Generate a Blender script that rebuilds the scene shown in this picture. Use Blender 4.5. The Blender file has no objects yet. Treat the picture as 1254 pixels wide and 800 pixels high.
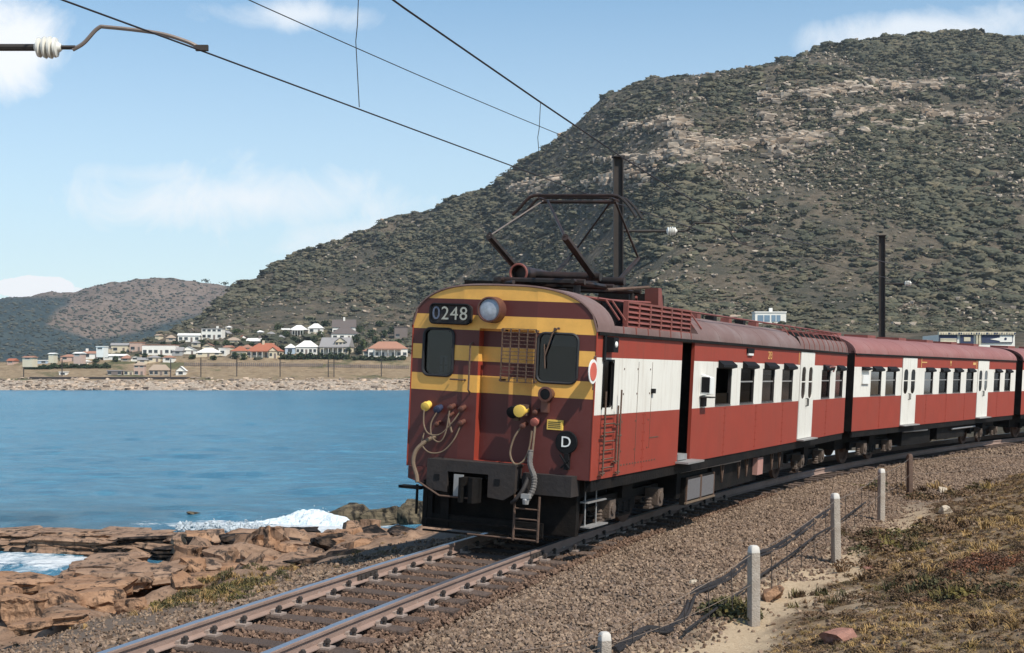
import bpy, bmesh, math, random
import numpy as np
from mathutils import Vector, Matrix, noise as mnoise
from mathutils.geometry import delaunay_2d_cdt

# ------------------------------------------------------------------ camera, world, sun, exposure
S = bpy.context.scene
COL = S.collection
F, HOR, CX = 1750.0, 462.0, 627.0          # pixels of the 1254x800 photograph
CAMZ = 2.3
cam = bpy.data.cameras.new('camera'); camo = bpy.data.objects.new('camera', cam); COL.objects.link(camo)
camo.location = (0, 0, CAMZ); camo.rotation_euler = (math.pi/2, 0, 0)
cam.sensor_width = 36; cam.lens = F/1254*36; cam.shift_y = (HOR-400)/1254
cam.clip_start = 0.1; cam.clip_end = 20000
S.camera = camo
S.render.engine = 'CYCLES'
S.view_settings.view_transform = 'Standard'; S.view_settings.look = 'None'
S.view_settings.exposure = 0.0; S.view_settings.gamma = 1.0

SUN_PHI, SUN_EL = math.radians(46), math.radians(50)   # to the right of and behind the camera
Lv = Vector((math.cos(SUN_PHI)*math.cos(SUN_EL), -math.sin(SUN_PHI)*math.cos(SUN_EL), math.sin(SUN_EL)))
sl = bpy.data.lights.new('sun', 'SUN'); sl.energy = 5.0; sl.angle = math.radians(0.5); sl.color = (1.0, 0.94, 0.84)
so = bpy.data.objects.new('sun', sl); COL.objects.link(so)
so.rotation_euler = Lv.to_track_quat('Z', 'Y').to_euler(); so.location = (30, -40, 60)

W = bpy.data.worlds.new('World'); S.world = W; W.use_nodes = True
def build_world():
    nt = W.node_tree; N = nt.nodes; L = nt.links; N.clear()
    out = N.new('ShaderNodeOutputWorld'); bg = N.new('ShaderNodeBackground'); bg.inputs['Strength'].default_value = 0.104
    sky = N.new('ShaderNodeTexSky'); sky.sky_type = 'NISHITA'; sky.sun_disc = False
    sky.sun_elevation = SUN_EL; sky.sun_rotation = math.atan2(Lv.x, Lv.y)
    sky.air_density = 1.0; sky.dust_density = 0.6; sky.ozone_density = 1.6
    geo = N.new('ShaderNodeTexCoord')
    sep = N.new('ShaderNodeSeparateXYZ'); L.new(geo.outputs['Generated'], sep.inputs[0])
    def M(op, a, b=None, clamp=False):
        m = N.new('ShaderNodeMath'); m.operation = op; m.use_clamp = clamp
        for i, v in enumerate((a, b)):
            if v is None: continue
            if isinstance(v, (int, float)): m.inputs[i].default_value = v
            else: L.new(v, m.inputs[i])
        return m.outputs[0]
    zc = M('MAXIMUM', sep.outputs[2], 0.02)
    zz = M('ADD', zc, 0.12)
    cmb = N.new('ShaderNodeCombineXYZ')
    L.new(M('DIVIDE', sep.outputs[0], zz), cmb.inputs[0]); L.new(M('DIVIDE', sep.outputs[1], zz), cmb.inputs[1])
    def noise(vec, scale, detail=6, rough=.55, dist=0.0, off=(0, 0, 0), sc=(1, 1, 1)):
        mp = N.new('ShaderNodeMapping'); mp.inputs['Location'].default_value = off; mp.inputs['Scale'].default_value = sc
        L.new(vec, mp.inputs[0])
        n = N.new('ShaderNodeTexNoise'); n.inputs['Scale'].default_value = scale; n.inputs['Detail'].default_value = detail
        n.inputs['Roughness'].default_value = rough; n.inputs['Distortion'].default_value = dist
        L.new(mp.outputs[0], n.inputs['Vector']); return n.outputs['Fac']
    def ramp(v, a, b):
        m = N.new('ShaderNodeMapRange'); m.interpolation_type = 'SMOOTHSTEP'
        L.new(v, m.inputs['Value']); m.inputs['From Min'].default_value = a; m.inputs['From Max'].default_value = b
        return m.outputs[0]
    wisp = ramp(noise(cmb.outputs[0], .9, 7, .6, .8, (3.1, 1.7, 0), (.6, 1.0, 1)), .50, .86)
    fine = noise(geo.outputs['Generated'], 16, 8, .62, .6)
    def blob(px, py, rx, ry, edge):          # a cloud standing in one direction of the sky
        d = Vector(((px-CX)/F, 1, (HOR-py)/F)).normalized()
        r = Vector((d.y, -d.x, 0)).normalized(); u = r.cross(d)
        def dot(v):
            q = N.new('ShaderNodeVectorMath'); q.operation = 'DOT_PRODUCT'
            L.new(geo.outputs['Generated'], q.inputs[0]); q.inputs[1].default_value = v; return q.outputs['Value']
        a = M('DIVIDE', dot(r), rx/F); b = M('DIVIDE', dot(u), ry/F)
        rr = M('SQRT', M('ADD', M('MULTIPLY', a, a), M('MULTIPLY', b, b)))
        front = M('GREATER_THAN', dot(d), 0.0)
        v = M('SUBTRACT', M('ADD', M('SUBTRACT', 1.0, rr), M('MULTIPLY', fine, 1.3)), .65)
        return M('MULTIPLY', ramp(v, 0.0, edge), front)
    tot = M('MULTIPLY', wisp, .55)
    for a in ((12, 62, 95, 90, .8, .95), (40, 352, 44, 15, .12, 1.0), (88, 357, 18, 5, .15, .9),
              (300, 245, 420, 85, 1.1, .9), (470, 295, 360, 75, 1.1, .85), (190, 215, 230, 40, 1.0, .6), (1140, 40, 210, 40, .8, .75), (370, 18, 150, 30, 1.0, .75)):
        tot = M('MAXIMUM', tot, M('MULTIPLY', blob(*a[:5]), a[5]))
    # a milky light band low over the horizon
    hz = N.new('ShaderNodeMapRange'); L.new(sep.outputs[2], hz.inputs['Value'])
    hz.inputs['From Min'].default_value = 0.0; hz.inputs['From Max'].default_value = .30
    hz.inputs['To Min'].default_value = .62; hz.inputs['To Max'].default_value = .0
    tot = M('MAXIMUM', tot, hz.outputs[0])
    tint = N.new('ShaderNodeMix'); tint.data_type = 'RGBA'; tint.blend_type = 'MULTIPLY'; tint.inputs[0].default_value = 1
    L.new(sky.outputs[0], tint.inputs[6]); tint.inputs[7].default_value = SKY_TINT
    mix = N.new('ShaderNodeMix'); mix.data_type = 'RGBA'
    L.new(tot, mix.inputs[0]); L.new(tint.outputs[2], mix.inputs[6]); mix.inputs[7].default_value = (10.2, 10.4, 10.6, 1)
    L.new(mix.outputs[2], bg.inputs[0]); L.new(bg.outputs[0], out.inputs[0])
SKY_TINT = (1.00, 1.37, 1.45, 1)
build_world()

# ------------------------------------------------------------------ helpers
rnd = random.Random(7)
rng = np.random.default_rng(11)
def ray(px, py, Y):
    return Vector(((px-CX)/F*Y, Y, CAMZ+(HOR-py)/F*Y))

def vnoise(x, y, seed=0):
    x = np.asarray(x, float); y = np.asarray(y, float)
    xi = np.floor(x).astype(np.int64); yi = np.floor(y).astype(np.int64)
    fx = x-xi; fy = y-yi; fx = fx*fx*fx*(fx*(fx*6-15)+10); fy = fy*fy*fy*(fy*(fy*6-15)+10)
    def h(a, b):
        n = (a*374761393+b*668265263+seed*1442695041) & 0x7fffffff
        n = ((n ^ (n >> 13))*1274126177) & 0x7fffffff
        return ((n ^ (n >> 16)) & 0xffff)/65535.0
    a = h(xi, yi); b = h(xi+1, yi); c = h(xi, yi+1); d = h(xi+1, yi+1)
    return (a*(1-fx)+b*fx)*(1-fy)+(c*(1-fx)+d*fx)*fy-.5
def fbm(x, y, oct=4, seed=0, gain=.5):
    s = 0; a = 1
    for o in range(oct):
        s = s+a*vnoise(np.asarray(x)*2**o+o*17.3, np.asarray(y)*2**o+o*9.1, seed+o); a *= gain
    return s

class MB:
    """collects boxes, tubes, plates ... and builds ONE mesh object"""
    def __init__(s): s.v = []; s.f = []; s.m = []
    def add(s, v, f, mi=0):
        o = len(s.v); s.v += [tuple(p) for p in v]
        for i, q in enumerate(f):
            s.f.append([o+k for k in q]); s.m.append(mi[i] if isinstance(mi, (list, tuple)) else mi)
        return s
    def box(s, a, b, mi=0, M=None):
        x0, y0, z0 = a; x1, y1, z1 = b
        v = [(x0, y0, z0), (x1, y0, z0), (x1, y1, z0), (x0, y1, z0), (x0, y0, z1), (x1, y0, z1), (x1, y1, z1), (x0, y1, z1)]
        if M is not None: v = [M @ Vector(p) for p in v]
        return s.add(v, [(0, 3, 2, 1), (4, 5, 6, 7), (0, 1, 5, 4), (1, 2, 6, 5), (2, 3, 7, 6), (3, 0, 4, 7)], mi)
    def tube(s, pts, r, n=6, mi=0, cap=True):
        pts = [Vector(p) for p in pts]; rs = r if isinstance(r, (list, tuple)) else [r]*len(pts)
        rings = []; ref = None
        for i, p in enumerate(pts):
            t = (pts[min(i+1, len(pts)-1)]-pts[max(i-1, 0)]).normalized()
            if ref is None: ref = Vector((0, 0, 1)) if abs(t.z) < .9 else Vector((1, 0, 0))
            a = t.cross(ref); a = a.normalized() if a.length > 1e-6 else Vector((1, 0, 0))
            b = a.cross(t).normalized(); ref = b
            rings.append([p+(a*math.cos(2*math.pi*k/n)+b*math.sin(2*math.pi*k/n))*rs[i] for k in range(n)])
        v = [q for R_ in rings for q in R_]; f = []
        for i in range(len(rings)-1):
            for k in range(n): f.append((i*n+k, i*n+(k+1) % n, (i+1)*n+(k+1) % n, (i+1)*n+k))
        if cap: f.append(tuple(range(n-1, -1, -1))); f.append(tuple((len(rings)-1)*n+k for k in range(n)))
        return s.add(v, f, mi)
    def lathe(s, prof, c, axis, n=20, mi=0):
        """prof: (distance along axis, radius)"""
        ax = Vector(axis).normalized(); a = ax.orthogonal().normalized(); b = ax.cross(a); c = Vector(c)
        v = []; f = []; ms = []
        for (d, r, *q) in prof:
            for k in range(n): v.append(c+ax*d+(a*math.cos(2*math.pi*k/n)+b*math.sin(2*math.pi*k/n))*r)
        for i in range(len(prof)-1):
            for k in range(n):
                f.append((i*n+k, (i+1)*n+k, (i+1)*n+(k+1) % n, i*n+(k+1) % n)); ms.append(prof[i][2] if len(prof[i]) > 2 else mi)
        f.append(tuple(range(n))); ms.append(prof[0][2] if len(prof[0]) > 2 else mi)
        f.append(tuple((len(prof)-1)*n+k for k in range(n-1, -1, -1))); ms.append(prof[-1][2] if len(prof[-1]) > 2 else mi)
        return s.add(v, f, ms)
    def prism(s, poly, fn, d0, d1, mi=0):
        """poly 2d, fn(u,v,d)->3d"""
        n = len(poly); v = [fn(p[0], p[1], d0) for p in poly]+[fn(p[0], p[1], d1) for p in poly]
        f = [tuple(range(n)), tuple(range(2*n-1, n-1, -1))]+[(i, (i+1) % n, n+(i+1) % n, n+i) for i in range(n)]
        return s.add(v, f, mi)
    def plate(s, outline, holes, fn, cls, depth=.05, splits=(), edge_mi=None, rim=True):
        """flat plate with holes: fn(u,v,d) maps to 3d, cls(u,v) gives the material; hole edges get a reveal"""
        vs = []; ed = []
        def loop(lp):
            o = len(vs); vs.extend(Vector(p) for p in lp); ed.extend((o+i, o+(i+1) % len(lp)) for i in range(len(lp)))
        loop(outline)
        for h in holes: loop(h)
        for a, b in splits: o = len(vs); vs.extend((Vector(a), Vector(b))); ed.append((o, o+1))
        r = delaunay_2d_cdt(vs, ed, [], 0, 1e-5)
        V2 = r[0]; fs = []; ms = []
        for q in r[2]:
            c = (V2[q[0]]+V2[q[1]]+V2[q[2]])/3
            if not inside(c, outline) or any(inside(c, h) for h in holes): continue
            fs.append(tuple(q)); ms.append(cls(c.x, c.y))
        s.add([fn(p.x, p.y, 0) for p in V2], fs, ms)
        if depth:
            for h in list(holes)+([outline] if rim else []):
                n = len(h); v = [fn(p[0], p[1], 0) for p in h]+[fn(p[0], p[1], depth) for p in h]
                mm = [cls((h[i][0]+h[(i+1) % n][0])/2, (h[i][1]+h[(i+1) % n][1])/2) if edge_mi is None else edge_mi(h) for i in range(n)]
                s.add(v, [(i, (i+1) % n, n+(i+1) % n, n+i) for i in range(n)], mm)
        return s
    def build(s, name, mats, parent=None, smooth=False, recalc=True):
        me = bpy.data.meshes.new(name); me.from_pydata(s.v, [], s.f)
        for m in (mats if isinstance(mats, (list, tuple)) else [mats]): me.materials.append(m)
        me.polygons.foreach_set('material_index', s.m)
        if recalc:
            bm = bmesh.new(); bm.from_mesh(me); bmesh.ops.recalc_face_normals(bm, faces=bm.faces[:]); bm.to_mesh(me); bm.free()
        if smooth:
            me.polygons.foreach_set('use_smooth', [True]*len(me.polygons))
            try: me.set_sharp_from_angle(angle=math.radians(40))
            except Exception: pass
        return obj(name, me, parent)
def obj(name, data, parent=None):
    o = bpy.data.objects.new(name, data); COL.objects.link(o)
    if parent: o.parent = parent
    return o
def tag(o, label, cat, group=None):
    o['label'] = label; o['category'] = cat
    if group: o['group'] = group
    return o
def kind(o, k): o['kind'] = k; return o
def empty(name, loc=(0, 0, 0), rz=0):
    o = obj(name, None); o.location = loc; o.rotation_euler = (0, 0, rz); o.empty_display_size = .3; return o
def inside(p, poly):
    x, y = p[0], p[1]; c = False; n = len(poly); j = n-1
    for i in range(n):
        xi, yi = poly[i][0], poly[i][1]; xj, yj = poly[j][0], poly[j][1]
        if (yi > y) != (yj > y) and x < (xj-xi)*(y-yi)/(yj-yi)+xi: c = not c
        j = i
    return c
def rect(x0, x1, z0, z1): return [(x0, z0), (x1, z0), (x1, z1), (x0, z1)]
def rrect(x0, x1, z0, z1, r, n=5):
    P = []
    for cx, cz, a0 in ((x1-r, z0+r, -90), (x1-r, z1-r, 0), (x0+r, z1-r, 90), (x0+r, z0+r, 180)):
        for k in range(n+1):
            a = math.radians(a0+90*k/n); P.append((cx+r*math.cos(a), cz+r*math.sin(a)))
    return P
def text_mesh(txt, size, cx=True):
    cu = bpy.data.curves.new('text', 'FONT'); cu.body = txt; cu.size = size; cu.extrude = .003
    cu.align_x = 'CENTER'; cu.align_y = 'CENTER'; cu.resolution_u = 3
    o = bpy.data.objects.new('text', cu); COL.objects.link(o)
    dg = bpy.context.evaluated_depsgraph_get(); me = bpy.data.meshes.new_from_object(o.evaluated_get(dg))
    COL.objects.unlink(o); bpy.data.objects.remove(o); return me

# ------------------------------------------------------------------ materials
MATS = {}
def mat(name, col, rough=.6, metal=0.0, var=.18, scale=3.0, bump=0.0, bscale=40.0, dirt=None, dscale=1.3, damt=.5, rand=0.0, rcol=None, spec=.4, detail=6, streak=None):
    """noise-varied principled; dirt = second colour in blotches; rand/rcol = change from one instance to the next"""
    if name in MATS: return MATS[name]
    m = bpy.data.materials.new(name); MATS[name] = m; m.use_nodes = True
    nt = m.node_tree; N = nt.nodes; L = nt.links; b = N['Principled BSDF']
    b.inputs['Roughness'].default_value = rough; b.inputs['Metallic'].default_value = metal
    b.inputs['Specular IOR Level'].default_value = spec
    tc = N.new('ShaderNodeTexCoord')
    n = N.new('ShaderNodeTexNoise'); n.inputs['Scale'].default_value = scale; n.inputs['Detail'].default_value = detail; n.inputs['Roughness'].default_value = .65
    L.new(tc.outputs['Object'], n.inputs['Vector'])
    mx = N.new('ShaderNodeMix'); mx.data_type = 'RGBA'
    c = Vector(col); lo = [max(0, q*(1-var*1.6)) for q in c]; hi = [min(1, q*(1+var*1.6)) for q in c]
    mx.inputs[6].default_value = (*lo, 1); mx.inputs[7].default_value = (*hi, 1)
    L.new(n.outputs['Fac'], mx.inputs[0]); cur = mx.outputs[2]
    if dirt is not None:
        n2 = N.new('ShaderNodeTexNoise'); n2.inputs['Scale'].default_value = dscale; n2.inputs['Detail'].default_value = 8; n2.inputs['Roughness'].default_value = .7
        L.new(tc.outputs['Object'], n2.inputs['Vector'])
        mr = N.new('ShaderNodeMapRange'); mr.inputs['From Min'].default_value = .45; mr.inputs['From Max'].default_value = .7; mr.inputs['To Max'].default_value = damt
        L.new(n2.outputs['Fac'], mr.inputs['Value'])
        m2 = N.new('ShaderNodeMix'); m2.data_type = 'RGBA'; L.new(mr.outputs[0], m2.inputs[0]); L.new(cur, m2.inputs[6]); m2.inputs[7].default_value = (*dirt, 1); cur = m2.outputs[2]
    if streak is not None:                   # run-down streaks
        mp = N.new('ShaderNodeMapping'); mp.inputs['Scale'].default_value = (7, 7, .55); L.new(tc.outputs['Object'], mp.inputs[0])
        n4 = N.new('ShaderNodeTexNoise'); n4.inputs['Scale'].default_value = 1.6; n4.inputs['Detail'].default_value = 7; n4.inputs['Roughness'].default_value = .7; L.new(mp.outputs[0], n4.inputs['Vector'])
        mr = N.new('ShaderNodeMapRange'); mr.inputs['From Min'].default_value = .52; mr.inputs['From Max'].default_value = .78; mr.inputs['To Max'].default_value = .55; L.new(n4.outputs['Fac'], mr.inputs['Value'])
        m4 = N.new('ShaderNodeMix'); m4.data_type = 'RGBA'; L.new(mr.outputs[0], m4.inputs[0]); L.new(cur, m4.inputs[6]); m4.inputs[7].default_value = (*streak, 1); cur = m4.outputs[2]
    if rand or rcol:
        oi = N.new('ShaderNodeObjectInfo')
        if rcol:
            cr = N.new('ShaderNodeValToRGB'); e = cr.color_ramp.elements
            while len(e) < len(rcol): e.new(.5)
            for i, q in enumerate(rcol): e[i].position = i/(len(rcol)-1); e[i].color = (*q, 1)
            L.new(oi.outputs['Random'], cr.inputs[0])
            m3 = N.new('ShaderNodeMix'); m3.data_type = 'RGBA'; m3.blend_type = 'MULTIPLY'; m3.inputs[0].default_value = 1
            L.new(cur, m3.inputs[6]); L.new(cr.outputs[0], m3.inputs[7]); cur = m3.outputs[2]
        if rand:
            hs = N.new('ShaderNodeHueSaturation'); mr = N.new('ShaderNodeMapRange')
            mr.inputs['To Min'].default_value = 1-rand; mr.inputs['To Max'].default_value = 1+rand
            L.new(oi.outputs['Random'], mr.inputs['Value']); L.new(mr.outputs[0], hs.inputs['Value']); L.new(cur, hs.inputs['Color']); cur = hs.outputs[0]
    L.new(cur, b.inputs['Base Color'])
    if bump:
        n3 = N.new('ShaderNodeTexNoise'); n3.inputs['Scale'].default_value = bscale; n3.inputs['Detail'].default_value = 6
        L.new(tc.outputs['Object'], n3.inputs['Vector'])
        bp = N.new('ShaderNodeBump'); bp.inputs['Strength'].default_value = bump; bp.inputs['Distance'].default_value = .05
        L.new(n3.outputs['Fac'], bp.inputs['Height']); L.new(bp.outputs[0], b.inputs['Normal'])
    return m
def glass(name, tint=.35, rough=.05, col=(.9, .95, 1), refl=1.0):
    if name in MATS: return MATS[name]
    m = bpy.data.materials.new(name); MATS[name] = m; m.use_nodes = True; nt = m.node_tree; N = nt.nodes; L = nt.links
    out = N['Material Output']; N.remove(N['Principled BSDF'])
    t = N.new('ShaderNodeBsdfTransparent'); t.inputs[0].default_value = (tint*col[0], tint*col[1], tint*col[2], 1)
    g = N.new('ShaderNodeBsdfGlossy'); g.inputs['Roughness'].default_value = rough
    fr = N.new('ShaderNodeFresnel'); fr.inputs[0].default_value = 1.5
    sc_ = N.new('ShaderNodeMath'); sc_.operation = 'MULTIPLY'; sc_.inputs[1].default_value = refl; L.new(fr.outputs[0], sc_.inputs[0]); mx = N.new('ShaderNodeMixShader'); L.new(sc_.outputs[0], mx.inputs[0]); L.new(t.outputs[0], mx.inputs[1]); L.new(g.outputs[0], mx.inputs[2])
    L.new(mx.outputs[0], out.inputs['Surface']); return m
RED = mat('gulf_red_paint', (.305, .048, .029), .6, var=.10, scale=2.2, bump=.10, bscale=1.6, dirt=(.24, .055, .036), dscale=.9, damt=.45, streak=(.15, .05, .033), spec=.22)
WHITE = mat('cream_white_paint', (.78, .745, .67), .45, var=.04, scale=1.5, bump=.10, bscale=1.6, dirt=(.58, .52, .44), dscale=.8, damt=.35, streak=(.42, .33, .25))
RED_SHADED = mat('shaded_front_red', (.105, .024, .020), .5, var=.15, scale=4, bump=.08, bscale=6, dirt=(.07, .02, .016), dscale=2, damt=.5)  # the side red, darkened to paint in the front's grazing light
YELLOW = mat('signal_yellow_paint', (.82, .43, .095), .5, var=.08, scale=3, bump=.08, bscale=6, dirt=(.48, .26, .07), dscale=2.2, damt=.45)
ROOF = mat('dusty_red_roof', (.165, .10, .088), .75, var=.14, scale=5, bump=.15, bscale=12, dirt=(.235, .185, .175), dscale=.8, damt=.85)
ROOF2 = mat('rose_red_roof', (.25, .10, .088), .7, var=.12, scale=5, bump=.1, bscale=10, dirt=(.31, .175, .16), dscale=.7, damt=.6)
OXIDE = mat('oxide_red_metal', (.22, .065, .05), .6, var=.2, scale=6, dirt=(.10, .05, .04), damt=.6)
DARK = mat('sooty_black_metal', (.009, .008, .0075), .7, var=.4, scale=7, bump=.2, bscale=25, dirt=(.026, .019, .015), dscale=3, damt=.6, spec=.12)
DGREY = mat('dark_grey_steel', (.036, .031, .030), .7, var=.25, scale=6, bump=.15, bscale=20, dirt=(.06, .045, .036), dscale=2.5, damt=.5, spec=.2)
GREYM = mat('grey_metal', (.33, .32, .31), .5, .3, var=.2, scale=8, dirt=(.2, .15, .12), damt=.5)
RUSTY = mat('rusty_brown_metal', (.10, .06, .042), .8, var=.3, scale=9, bump=.3, bscale=40, dirt=(.22, .13, .09), damt=.6)
PANTO = mat('pantograph_steel', (.024, .018, .015), .5, .2, var=.3, scale=9, dirt=(.10, .05, .04), damt=.6)
BLACKP = mat('black_paint', (.010, .010, .011), .7, var=.2, spec=.15)
RUBBER = mat('black_rubber', (.02, .02, .022), .6, var=.2)
HOSE = mat('pale_hose', (.18, .125, .08), .7, var=.3, scale=15, dirt=(.12, .08, .06), damt=.6)
CHROME = mat('bright_metal', (.62, .60, .57), .3, .7, var=.1)
COPPER = mat('copper_rim', (.15, .065, .048), .45, .3, var=.2)
PINKR = mat('bright_red_paint', (.62, .12, .08), .5, var=.12)
WHITEP = mat('white_paint', (.80, .79, .75), .5, var=.05)
YELP = mat('yellow_cap', (.80, .52, .10), .5, var=.1)
BLUEP = mat('dark_blue_cap', (.03, .04, .08), .5, var=.2)
GOLD = mat('gold_lettering', (.70, .42, .14), .5, var=.1)
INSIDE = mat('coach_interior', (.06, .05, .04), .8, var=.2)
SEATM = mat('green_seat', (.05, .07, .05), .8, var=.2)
BLIND = mat('pale_blind', (.45, .50, .55), .8, var=.1)
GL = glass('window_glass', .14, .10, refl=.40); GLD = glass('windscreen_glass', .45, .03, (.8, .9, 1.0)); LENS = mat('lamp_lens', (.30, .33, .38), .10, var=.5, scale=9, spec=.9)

# ------------------------------------------------------------------ the railway's line on the ground
RT, TH, AL = 142.0, .411, .0511            # curve radius, heading of the first coach, cant
def hd(T): return Vector((math.sin(T), math.cos(T), 0)), Vector((-math.cos(T), math.sin(T), 0))
D0, N0 = hd(TH)
MIDC = Vector((-.314, 19.852, 0))+9.25*D0
CHE = .256
CC = MIDC-N0*(RT-CHE)
RZ = -.046                                  # rail head, track centre
def trk(s, t=0.0, z=0.0, cant=True):
    T = TH+s/RT; d, n = hd(T); p = CC+n*(RT+t*math.cos(AL)); p.z = RZ+z+(t*math.sin(AL) if cant else 0); return p
CCx, CCy = CC.x, CC.y
def st(x, y):
    vx = x-CCx; vy = y-CCy; r = np.sqrt(vx*vx+vy*vy); T = np.arctan2(vy, -vx)
    return (T-TH)*RT, r-RT
T_P = np.array([-60, -40, -20, -12, -9, -7.2, -6, -5, -4.2, -3.4, -1.7, -1.0, 1.0, 1.5, 2.4, 4, 5.5, 7, 8.6, 10, 11.6, 12.8, 14.2, 20, 40])
Z_P = np.array([3, 2.2, 1.2, .75, .45, .12, -.12, -.34, -.46, -.42, -.33, -.335, -.235, -.27, -.54, -.74, -1.0, -1.18, -1.38, -1.6, -1.9, -2.5, -3.3, -5, -8])
def zground(x, y):
    s, t = st(x, y)
    t = t+np.clip((s-1)/9, 0, 1)*np.clip((t-5)/3, 0, 1)*2.2
    z = np.interp(t, T_P, Z_P)
    rock = np.clip((t-3.6)/2, 0, 1)
    z = z+rock*(fbm(x*.45, y*.45, 4, 5)*.7+np.abs(vnoise(x*1.3, y*1.3, 9))*.35-.28)
    bank = np.clip((-t-4.4)/1.5, 0, 1)
    z = z+bank*(fbm(x*.6, y*.6, 4, 3)*.22+fbm(x*3, y*3, 3, 4)*.09)
    z = z-1.7*np.exp(-(((x+12.4)/2.4)**2+((y-36.6)/2.2)**2)**2)
    mid = np.clip((-t-1.2)/1, 0, 1)*(1-bank)+np.clip((t-1.2)/1, 0, 1)*(1-rock)
    z = z+mid*fbm(x*1.1, y*1.1, 3, 8)*.10
    return z
def gp(px, py, dz=0.0):
    """where the sight line through a pixel meets the near ground"""
    z = -.4
    for k in range(40):
        Y = F*(CAMZ-z)/(py-HOR); x = (px-CX)/F*Y; z2 = float(zground(np.array(x), np.array(Y))); z = .6*z+.4*z2
    return Vector((x, Y, z+dz))

def grid_mesh(name, X, Y, Z, mats, attrs=None, smooth=True, parent=None):
    ni, nj = X.shape
    v = np.stack([X, Y, Z], -1).reshape(-1, 3)
    i, j = np.meshgrid(np.arange(ni-1), np.arange(nj-1), indexing='ij'); a = (i*nj+j).ravel()
    f = np.stack([a, a+1, a+nj+1, a+nj], -1)
    me = bpy.data.meshes.new(name); me.vertices.add(len(v)); me.vertices.foreach_set('co', v.ravel())
    me.loops.add(f.size); me.loops.foreach_set('vertex_index', f.ravel()); me.polygons.add(len(f))
    me.polygons.foreach_set('loop_start', np.arange(0, f.size, 4)); me.polygons.foreach_set('loop_total', np.full(len(f), 4))
    me.update(); me.validate()
    me.polygons.foreach_set('use_smooth', [smooth]*len(f))
    for m in (mats if isinstance(mats, (list, tuple)) else [mats]): me.materials.append(m)
    for k, q in (attrs or {}).items():
        at = me.attributes.new(k, 'FLOAT', 'POINT'); at.data.foreach_set('value', q.ravel().astype(np.float32))
    me.update()
    return obj(name, me, parent)

class NT:
    """small shader-node helper"""
    def __init__(s, name):
        s.m = bpy.data.materials.new(name); MATS[name] = s.m; s.m.use_nodes = True; s.N = s.m.node_tree.nodes; s.L = s.m.node_tree.links
        s.b = s.N['Principled BSDF']; s.tc = s.N.new('ShaderNodeTexCoord')
    def at(s, n): a = s.N.new('ShaderNodeAttribute'); a.attribute_name = n; return a.outputs['Fac']
    def noise(s, scale, detail=6, rough=.6, sc=None, dist=0, kind='noise'):
        v = s.tc.outputs['Object']
        if sc: mp = s.N.new('ShaderNodeMapping'); mp.inputs['Scale'].default_value = sc; s.L.new(v, mp.inputs[0]); v = mp.outputs[0]
        if kind == 'vor':
            n = s.N.new('ShaderNodeTexVoronoi'); n.inputs['Scale'].default_value = scale; s.L.new(v, n.inputs['Vector']); return n.outputs['Distance']
        n = s.N.new('ShaderNodeTexNoise'); n.inputs['Scale'].default_value = scale; n.inputs['Detail'].default_value = detail; n.inputs['Roughness'].default_value = rough; n.inputs['Distortion'].default_value = dist
        s.L.new(v, n.inputs['Vector']); return n.outputs['Fac']
    def ramp(s, v, a, b, lo=0, hi=1):
        m = s.N.new('ShaderNodeMapRange'); s.L.new(v, m.inputs['Value'])
        for k, q in (('From Min', a), ('From Max', b), ('To Min', lo), ('To Max', hi)): m.inputs[k].default_value = q
        return m.outputs[0]
    def mix(s, f, a, b, mode='MIX'):
        m = s.N.new('ShaderNodeMix'); m.data_type = 'RGBA'; m.blend_type = mode
        if isinstance(f, (int, float)): m.inputs[0].default_value = f
        else: s.L.new(f, m.inputs[0])
        for i, q in ((6, a), (7, b)):
            if isinstance(q, tuple): m.inputs[i].default_value = (*q, 1)
            else: s.L.new(q, m.inputs[i])
        return m.outputs[2]
    def math(s, op, a, b):
        m = s.N.new('ShaderNodeMath'); m.operation = op
        for i, q in ((0, a), (1, b)):
            if isinstance(q, (int, float)): m.inputs[i].default_value = q
            else: s.L.new(q, m.inputs[i])
        return m.outputs[0]
    def bump(s, h, strength=.5, dist=.05):
        b = s.N.new('ShaderNodeBump'); b.inputs['Strength'].default_value = strength; b.inputs['Distance'].default_value = dist
        s.L.new(h, b.inputs['Height']); s.L.new(b.outputs[0], s.b.inputs['Normal'])
    def done(s, col, rough=.85, spec=.2):
        if isinstance(col, tuple): s.b.inputs['Base Color'].default_value = (*col, 1)
        else: s.L.new(col, s.b.inputs['Base Color'])
        s.b.inputs['Roughness'].default_value = rough; s.b.inputs['Specular IOR Level'].default_value = spec; return s.m

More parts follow.
